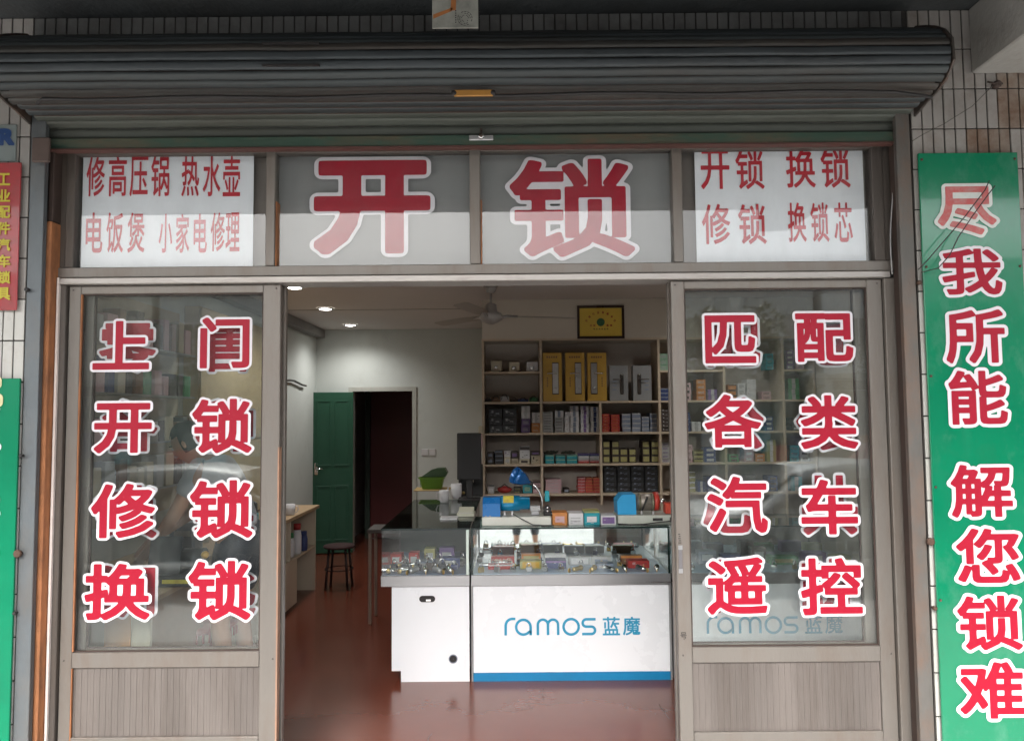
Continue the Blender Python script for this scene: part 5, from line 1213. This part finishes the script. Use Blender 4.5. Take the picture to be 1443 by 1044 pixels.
for q in range(14): b.box(x-.10+q*.0155, x-.10+q*.0155+.004, y-.094, y-.089, zb0+.02, zb0+.095, GB)
b.build('rib', bk)
b = MB(); ps = [(-.12, .0), (-.03, .062), (.03, .078), (.10, .080), (.125, .035), (.105, .0), (.0, -.002)]
b.prism([(x+.02+p, zb0+.110+q) for p, q in ps], y-.02, y+.10, pm('dark_green_plastic', (.03, .07, .02), .4), 'Y'); b.build('lid', bk)
# dark display stand with lock sample, right end of the wing
x, y = wing(665, 700); y += .05
st = thing('lock_stand', 'dark metal display stand with an upright silver lock sample', 'display stand', (x, y, ZT))
MB().box(x-.10, x+.09, y+.05, y+.065, ZT+.001, ZT+.27, pm('dark_stand', (.03, .03, .03), .4), .003).build('back_plate', st)
MB().box(x-.115, x-.10, y-.02, y+.06, ZT+.001, ZT+.29, BLACK, .002).build('post', st)
MB().box(x-.115, x+.09, y-.05, y+.06, ZT+.0005, ZT+.012, BLACK, .002).build('foot', st)
MB().box(x-.018, x+.010, y+.034, y+.049, ZT+.11, ZT+.33, CHROME, .004).build('lock_plate', st)
for xx in (-.065, .035): MB().tube([(x+xx-.02, y+.04, ZT+.27), (x+xx+.035, y+.03, ZT+.27)], .005, CHROME).build('lever', st)
MB().ball((x-.075, y+.0, ZT+.03), .015, BRASS).build('knob', st)
for k in range(4): MB().lathe([(.006, 0), (.006, -.01)], (x+.03+.01*(k % 2), y+.05, ZT+.24-.02*k), CHROME, 8, 'Y').build('pin', st)
# monitor behind it, seen from the back
mx0, mx1 = PX(644, 640, 6.1+CY), PX(678, 640, 6.1+CY)
mo = thing('computer_monitor', 'black computer monitor standing at the left end of the shelves', 'monitor', ((mx0+mx1)/2, 6.1+CY, ZT))
MB().box(mx0, mx1, 6.1+CY, 6.14+CY, PZ(660, 676, 6.1+CY), PZ(660, 610, 6.1+CY), BLACK, .006).build('screen', mo)
MB().box((mx0+mx1)/2-.025, (mx0+mx1)/2+.025, 6.11+CY, 6.15+CY, ZT+.015, PZ(660, 670, 6.1+CY), BLACK, .003).build('neck', mo)
MB().box(mx0+.01, mx1-.01, 6.0+CY, 6.2+CY, ZT+.001, ZT+.014, BLACK, .003).build('foot', mo)
x, z = P(677, 606, YS-.1)
tag(MB().box(x-.02, x+.02, YS-.05, YS-.005, z-.03, z+.035, M_['cream'], .004).build('socket_box'), 'cream socket box fixed at the left edge of the shelves', 'socket')
tag(MB().tube([(x+.005, YS-.03, z-.03), (x+.012, YS-.04, z-.12), (x-.005, YS-.04, z-.22), (x+.01, YS-.05, z-.34)], .006, M_['pink'], 6).build('cord'), 'pinkish cord hanging from the socket box beside the shelves', 'cord')

# ================================================================== PEOPLE
def skinned(name, verts, edges, m, parent, sub=2, root=0):
    me = bpy.data.meshes.new(name); me.from_pydata([v[:3] for v in verts], edges, []); o = bpy.data.objects.new(name, me); COL.objects.link(o)
    md = o.modifiers.new('skin', 'SKIN'); md.use_smooth_shade = True
    for i, v in enumerate(verts):
        sv = me.skin_vertices[0].data[i]; r = v[3]; sv.radius = r if isinstance(r, tuple) else (r, r); sv.use_root = (i == root)
    s = o.modifiers.new('sub', 'SUBSURF'); s.levels = sub; s.render_levels = sub
    dg = bpy.context.evaluated_depsgraph_get(); ev = bpy.data.meshes.new_from_object(o.evaluated_get(dg))
    bpy.data.objects.remove(o); ev.materials.clear(); ev.materials.append(m)
    for p in ev.polygons: p.use_smooth = True
    r = link(name, ev, parent); return r
def head(t, c, rx, face, hairm):
    """c: centre; face: Matrix turning -Y face direction"""
    b = MB(); i = b._m(SKIN); q = bmesh.ops.create_uvsphere(b.bm, u_segments=28, v_segments=20, radius=1)
    for v in q['verts']:
        x, y, z = v.co; w = .076*(1-.16*max(0, -z)**1.3-.05*max(0, z)); dd = .096*(1-.10*max(0, -z))
        X, Y_, Z_ = x*w, y*dd, z*.122
        if y < 0:
            n_ = math.exp(-((x/.16)**2))*math.exp(-(((z+.12)/.16)**2)); Y_ -= .020*n_
            Y_ += .007*math.exp(-(((abs(x)-.38)/.16)**2))*math.exp(-(((z-.03)/.10)**2))
            Y_ -= .006*math.exp(-((x/.28)**2))*math.exp(-(((z+.42)/.07)**2))
            Y_ -= .008*math.exp(-((x/.3)**2))*math.exp(-(((z+.85)/.16)**2))
        v.co = Vector((X, Y_, Z_))
    for f in b.bm.faces: f.smooth = True; f.material_index = 0
    for s in (-1, 1): b.ball((s*.076, .008, -.005), .03, SKIN, (.32, .6, 1), 10, 8)
    o = b.build('head', None, origin=(0, 0, 0)); o.parent = t; o.matrix_local = Matrix.Translation(c) @ face
    b = MB()
    for s in (-1, 1): b.ball((s*.030, -.083, .006), .0115, M_['white'], (1.2, .6, .7), 10, 8).ball((s*.030, -.0895, .006), .0055, BLACK, (1, .5, 1), 8, 6).box(s*.030-.014, s*.030+.014, -.094, -.086, .024, .028, hairm)
    e = b.build('eyes', None, origin=(0, 0, 0)); e.parent = o
    e = MB().box(-.020, .020, -.094, -.088, -.053, -.046, pm('lips', (.36, .12, .10), .5), .002).build('mouth', None, origin=(0, 0, 0)); e.parent = o
    b = MB(); q = bmesh.ops.create_uvsphere(b.bm, u_segments=26, v_segments=18, radius=1); i = b._m(hairm)
    for v in list(q['verts']):
        x, y, z = v.co; k = 1+.03*math.sin(x*23+y*17)
        v.co = Vector((x*.084*k, (y*.104+.006)*k, z*.128*k+.006))
    bmesh.ops.delete(b.bm, geom=[v for v in b.bm.verts if v.co.z < .035 and v.co.y < -.02 or v.co.z < -.06 or (v.co.y < -.055 and v.co.z < .07)], context='VERTS')
    for f in b.bm.faces: f.smooth = True
    e = b.build('hair', None, origin=(0, 0, 0), fix=False); e.parent = o
def hand_chain(wr, dr, up, s, L=1.0):
    """palm + five fingers as skin chains; returns verts, edges (local list)"""
    dr = dr.normalized(); side = dr.cross(up).normalized()*s; V = []; E_ = []
    palm = wr+dr*.045; V.append((*wr, .022)); V.append((*palm, (.018, .032))); E_.append((0, 1))
    for k, (off, ln) in enumerate(((-.028, .066), (-.010, .074), (.009, .070), (.026, .056))):
        base = wr+dr*.078+side*off; mid = base+dr*ln*.5-up*.010; tip = base+dr*ln*.92-up*.030
        n = len(V); V += [(*base, .0095), (*mid, .0085), (*tip, .007)]; E_ += [(1, n), (n, n+1), (n+1, n+2)]
    b_ = wr+dr*.03-side*.030; m_ = b_+dr*.028-side*.022; t_ = m_+dr*.026-side*.006
    n = len(V); V += [(*b_, .011), (*m_, .010), (*t_, .008)]; E_ += [(1, n), (n, n+1), (n+1, n+2)]
    return V, E_
def person(label, loc, J, shirt, shorts, shoe, face, long_trousers=False, skirt_z=None):
    """J: dict of joint positions (world)"""
    t = thing('person', label, 'person', loc); L0 = Vector(loc)
    j = {k: Vector(v)-L0 for k, v in J.items()}
    V = []; E_ = []
    def add(p, r): V.append((*p, r)); return len(V)-1
    pel = add(j['pelvis'], (.125, .10)); sp = add((j['pelvis']+j['chest'])/2, (.12, .09)); ch = add(j['chest'], (.135, .10)); nk = add(j['neck'], .052); hd = add(j['headbase'], .05)
    E_ += [(pel, sp), (sp, ch), (ch, nk), (nk, hd)]
    for s in 'lr':
        sh = add(j['sh'+s], .055); el = add(j['el'+s], .040); wr = add(j['wr'+s], .026); E_ += [(ch, sh), (sh, el), (el, wr)]
        dr = (j['wr'+s]-j['el'+s]).normalized(); hv, he = hand_chain(j['wr'+s]+dr*.012, dr, Vector((0, 0, 1)) if abs(dr.z) < .8 else Vector((1, 0, 0)), 1 if s == 'l' else -1)
        n = len(V); V += hv; E_ += [(a+n, b_+n) for a, b_ in he]; E_.append((wr, n))
        hp = add(j['hip'+s], .085); kn = add(j['kn'+s], .056); cf = add(j['kn'+s]*.62+j['an'+s]*.38, .054); an = add(j['an'+s], .036); E_ += [(pel, hp), (hp, kn), (kn, cf), (cf, an)]
    skinned('body', V, E_, SKIN, t)
    k = .022
    pc = lambda f: j['pelvis']*(1-f)+j['chest']*f
    V = [(*pc(-.12), (.175, .145)), (*pc(.30), (.165, .135)), (*pc(.65), (.175, .14)), (*pc(1.0), (.19, .14)), (*(j['neck']*.55+j['chest']*.45), (.12, .095)), (*(j['neck']*.95+j['chest']*.05), .068)]
    E_ = [(0, 1), (1, 2), (2, 3), (3, 4), (4, 5)]
    for s in 'lr':
        n = len(V); e_ = j['sh'+s]*.40+j['el'+s]*.60; V += [(*j['sh'+s], .082), (*e_, .070)]; E_ += [(3, n), (n, n+1)]
    skinned('shirt', V, E_, shirt, t, 2)
    V = [(*(j['pelvis']+(j['chest']-j['pelvis'])*.22), (.150, .125)), (*j['pelvis'], (.160, .135))]; E_ = [(0, 1)]
    for s in 'lr':
        n = len(V); V += [(*j['hip'+s], .112)]; E_.append((1, n))
        if long_trousers: V += [(*j['kn'+s], .074), (*(j['kn'+s]*.30+j['an'+s]*.70), .062)]; E_ += [(n, n+1), (n+1, n+2)]
        else: V += [(*(j['hip'+s]*.25+j['kn'+s]*.75), .088)]; E_ += [(n, n+1)]
    skinned('trousers' if long_trousers else 'shorts', V, E_, shorts, t, 2)
    for s in 'lr':
        a = j['an'+s]; fd = Vector(J['foot'])
        skinned('shoe', [(*(a-Vector((0, 0, .03))), .040), (*(a+fd*.06-Vector((0, 0, .055))), (.036, .030)), (*(a+fd*.15-Vector((0, 0, .062))), (.040, .024))], [(0, 1), (1, 2)], shoe, t, 2)
    head(t, j['head'], 0, face, HAIR)
    return t
# customer inside, bent over the desk behind the left door glass
J = dict(pelvis=(-1.60, 1.00, .96), chest=(-1.70, .98, 1.27), neck=(-1.80, .97, 1.39), headbase=(-1.84, .97, 1.43), head=(-1.88, .96, 1.47),
         shl=(-1.74, 1.16, 1.33), ell=(-1.90, 1.16, 1.07), wrl=(-2.08, 1.04, .93), shr=(-1.74, .80, 1.33), elr=(-1.88, .76, 1.06), wrr=(-2.04, .82, .88),
         hipl=(-1.59, 1.10, .88), knl=(-1.63, 1.12, .47), anl=(-1.57, 1.13, .09), hipr=(-1.60, .90, .88), knr=(-1.66, .89, .47), anr=(-1.60, .88, .09), foot=(-1, -.1, 0))
person('dark-haired person in pale grey shirt bending over a desk behind the left door', (-1.60, 1.0, 0), J, pm('pale_grey_shirt', (.50, .50, .52), .8), pm('dark_navy_shorts', (.03, .035, .055), .8), M_['dark'],
       Matrix.Rotation(R(-95), 4, 'Z') @ Matrix.Rotation(R(28), 4, 'X'))
# the photographer outside, only mirrored in the showcase
px_, py_ = .17, -3.72; g_ = PAV
J = dict(pelvis=(px_, py_, g_+.98), chest=(px_, py_-.01, g_+1.33), neck=(px_, py_, g_+1.50), headbase=(px_, py_, g_+1.56), head=(px_, py_+.015, g_+1.66),
         shl=(px_-.17, py_, g_+1.43), ell=(px_-.22, py_+.16, g_+1.58), wrl=(px_-.10, py_+.30, g_+1.80), shr=(px_+.17, py_, g_+1.43), elr=(px_+.20, py_+.16, g_+1.56), wrr=(px_-.02, py_+.30, g_+1.82),
         hipl=(px_-.09, py_, g_+.92), knl=(px_-.12, py_+.02, g_+.50), anl=(px_-.13, py_, g_+.09), hipr=(px_+.09, py_, g_+.92), knr=(px_+.12, py_+.02, g_+.50), anr=(px_+.14, py_, g_+.09), foot=(0, 1, 0))
person('person outside in dark cropped trousers, whose legs are mirrored in the showcase', (px_, py_, g_), J, pm('dark_grey_shirt', (.10, .10, .11), .8), pm('charcoal_trousers', (.045, .05, .06), .8), M_['brown'], Matrix.Rotation(R(180), 4, 'Z'), True)

# ================================================================== THE STREET (mirrored in the glass)
def house(x0, w, y, h, wall, label, nf, shop, seed):
    r_ = random.Random(seed)
    t = thing('house', label, 'house', (x0+w/2, y, ROAD+.13)); z0 = ROAD+.13
    MB().box(x0, x0+w, y-8, y, z0, z0+h, wall).build('wall', t)
    MB().box(x0-.15, x0+w+.15, y-8.2, y+.35, z0+h+.001, z0+h+.16, CONCL).build('roof', t)
    MB().box(x0+.05, x0+w-.05, y+.001, y+1.1, z0+2.95, z0+3.1, CONCL).build('awning_slab', t)
    n = max(1, int(w/3.4)); sw = w/n
    for k in range(n):
        a = x0+k*sw+.25; c = x0+(k+1)*sw-.25
        f = MB().box(a, c, y-.06, y+.02, z0+.02, z0+2.6, shop[k % len(shop)]).build('shutter', t)
        MB().box(a, c, y+.021, y+.07, z0+2.62, z0+2.93, shop[(k+1) % len(shop)]).build('sign_board', t)
        for q in range(5): MB().box(a+.1+q*(c-a-.2)/5, a+.1+(q+.8)*(c-a-.2)/5, y+.0205, y+.18, z0+.3+.2*(q % 3), z0+.9+.3*((q*7) % 3), M_[r_.choice(('red', 'teal', 'green', 'white', 'purple', 'orange', 'navy', 'cream'))]).build('goods', t)
    for fl_ in range(1, nf):
        for k in range(int(w/1.9)):
            wx = x0+.5+k*1.9; wz = z0+3.6+(fl_-1)*3
            f = MB().box(wx, wx+1.2, y+.001, y+.05, wz, wz+1.35, M_['white']).build('window', t)
            MB().box(wx+.06, wx+.57, y+.051, y+.06, wz+.06, wz+1.29, pm('dark_window_glass', (.03, .04, .045), .08)).box(wx+.63, wx+1.14, y+.051, y+.06, wz+.06, wz+1.29, pm('dark_window_glass', (.03, .04, .045), .08)).build('pane', f)
BY = -20.
W1 = pm('cream_render', (.52, .48, .40), .85, 0, .1, 1); W2 = pm('grey_render', (.38, .40, .40), .85, 0, .1, 1); W3 = pm('pale_tile_render', (.60, .62, .62), .7, 0, .1, 1)
SH = [pm('grey_shutter', (.16, .16, .16), .6), pm('dark_shop_inside', (.03, .028, .025), .8), pm('green_shutter', (.05, .12, .09), .6), pm('brown_shutter', (.10, .07, .05), .6)]
house(-19, 7.5, BY, 6.3, W1, 'cream two-storey house across the street, far left of the row', 2, [SH[1], SH[0]], 1)
house(-11.2, 6.4, BY, 5.9, W2, 'grey two-storey house across the street with green shutter', 2, [SH[2], SH[1]], 2)
house(-4.5, 7.0, BY, 6.1, W1, 'cream house straight across the street with dark shop openings', 2, [SH[1], SH[3]], 3)
house(2.8, 6.8, BY, 6.2, W2, 'grey house across the street right of the middle', 2, [SH[1], SH[2]], 4)
house(9.9, 8.2, BY, 6.5, W3, 'pale tiled house across the street at the right', 2, [SH[0], SH[1]], 5)
def car(x, y, label, paint, flip=1, L=4.3):
    t = thing('parked_car', label, 'car', (x, y, ROAD))
    z = ROAD; prof = [(-2.1, .35), (-2.12, .62), (-1.95, .85), (-1.35, .92), (-.75, 1.38), (-.2, 1.46), (.75, 1.42), (1.35, .98), (1.95, .88), (2.12, .6), (2.08, .32)]
    W = .84; b = MB(); rows = []
    secs = [(-1, .90), (-.92, .97), (-.5, 1.0), (0, 1.0), (.5, 1.0), (.92, .97), (1, .90)]
    for sy, k in secs:
        rows.append([Vector((x+flip*px_*(.985 if abs(sy) == 1 else 1), y+sy*W*(1 if pz < .95 else 1-.20*(pz-.95)/.5), z+.32+(pz-.32)*k)) for px_, pz in prof])
    b.grid(rows, paint, False, True); 
    i = b._m(paint)
    for r_ in (rows[0], rows[-1]):
        f = b.bm.faces.new([b.bm.verts.new(p) for p in r_]); f.material_index = i
    bd = b.build('body', t)
    gm = pm('dark_car_glass', (.02, .025, .03), .05); k = 1.012
    for sgn in (-1, 1):
        yy = lambda pz: y+sgn*(W*(1-.20*(pz-.95)/.5)+.006)
        for a, c in ((-1.2, -.25), (-.18, .68)):
            q = [(a+.04, .97), (c, .97), (c if c < 0 else c-.05, 1.34), ((a+.48) if a < -1 else a, 1.34)]
            MB().poly([(x+flip*p, yy(pz), z+.32+(pz-.32)*.93) for p, pz in q], gm).build('window', t)
    MB().poly([(x+flip*-1.33, y-.66, z+.95), (x+flip*-1.33, y+.66, z+.95), (x+flip*-.80, y+.58, z+1.385), (x+flip*-.80, y-.58, z+1.385)], gm).build('windscreen', t)
    MB().poly([(x+flip*1.33, y-.64, z+1.02), (x+flip*1.33, y+.64, z+1.02), (x+flip*.82, y+.56, z+1.41), (x+flip*.82, y-.56, z+1.41)], gm).build('rear_window', t)
    for wx in (-1.32, 1.32):
        for sgn in (-1, 1):
            w_ = MB().lathe([(.20, -.10), (.30, -.10), (.315, -.07), (.315, .07), (.30, .10), (.20, .10)], (x+flip*wx, y+sgn*.77, z+.315), BLACK, 24, 'Y', caps=False).build('wheel', t)
            MB().lathe([(.001, -.06), (.20, -.08), (.205, .0), (.20, .08), (.001, .06)], (x+flip*wx, y+sgn*.77, z+.315), STEEL, 20, 'Y').build('rim', w_)
    for sgn in (-1, 1):
        MB().ball((x+flip*-2.02, y+sgn*.62, z+.66), .12, M_['white'], (.5, 1.2, .6)).build('headlight', t)
        MB().ball((x+flip*2.03, y+sgn*.66, z+.72), .10, M_['red'], (.5, 1, .8)).build('tail_light', t)
car(4.3, -6.3, 'silver parked car at the kerb outside, mirrored in the right door glass', pm('silver_paint', (.25, .27, .28), .4, .3, .03, coat=.2))
car(-4.2, -6.4, 'dark grey parked car at the kerb outside, mirrored in the left door glass', pm('graphite_paint', (.07, .075, .08), .4, .2, .03, coat=.2), -1)
car(7.5, -11.5, 'dark red parked car on the far side of the street', pm('dark_red_paint', (.16, .01, .015), .25, .3, .03, coat=.5), -1)
LEAF = pm('green_leaf', (.055, .085, .03), .6, 0, .3, 3); BARK = pm('bark', (.10, .075, .055), .9, 0, .2, 9)
def tree(x, y, h, label, seed):
    r_ = random.Random(seed); t = thing('street_tree', label, 'tree', (x, y, ROAD)); z = ROAD
    b = MB(); pts = [(x+.05*math.sin(k), y, z+h*.55*k/5) for k in range(6)]; b.tube(pts, [.15-.018*k for k in range(6)], BARK, 8)
    for k in range(5):
        a = k*1.3; b.tube([(x, y, z+h*(.32+.04*k)), (x+.6*math.cos(a), y+.6*math.sin(a), z+h*(.5+.04*k)), (x+1.1*math.cos(a), y+1.1*math.sin(a), z+h*(.62+.05*k))], [.06, .04, .015], BARK, 6)
    b.build('trunk', t)
    V = []; Fc = []
    cl = [(x+r_.uniform(-1.3, 1.3), y+r_.uniform(-1.2, 1.2), z+h*r_.uniform(.5, .95), r_.uniform(.45, .85)) for _ in range(14)]
    for k in range(3600):
        cx, cy, cz, rr_ = r_.choice(cl); d = Vector((r_.gauss(0, 1), r_.gauss(0, 1), r_.gauss(0, 1))).normalized()*rr_*r_.random()**.4
        p = Vector((cx, cy, cz))+d; u = Vector((r_.gauss(0, 1), r_.gauss(0, 1), r_.gauss(0, 1))).normalized(); w = u.orthogonal().normalized(); s = r_.uniform(.05, .10); n = len(V)
        V += [p-u*s, p+w*s*.5, p+u*s, p-w*s*.5]; Fc.append((n, n+1, n+2, n+3))
    me = bpy.data.meshes.new('crown'); me.from_pydata(V, [], Fc); me.materials.append(LEAF); link('crown', me, t).location = (-x, -y, -ROAD)
tree(5.2, -14.2, 4.4, 'leafy street tree on the far pavement, right of the middle', 1)
tree(10.5, -14.5, 4.9, 'taller leafy street tree on the far pavement at the right', 2)
tree(-6.8, -14.4, 4.2, 'leafy street tree on the far pavement at the left', 3)
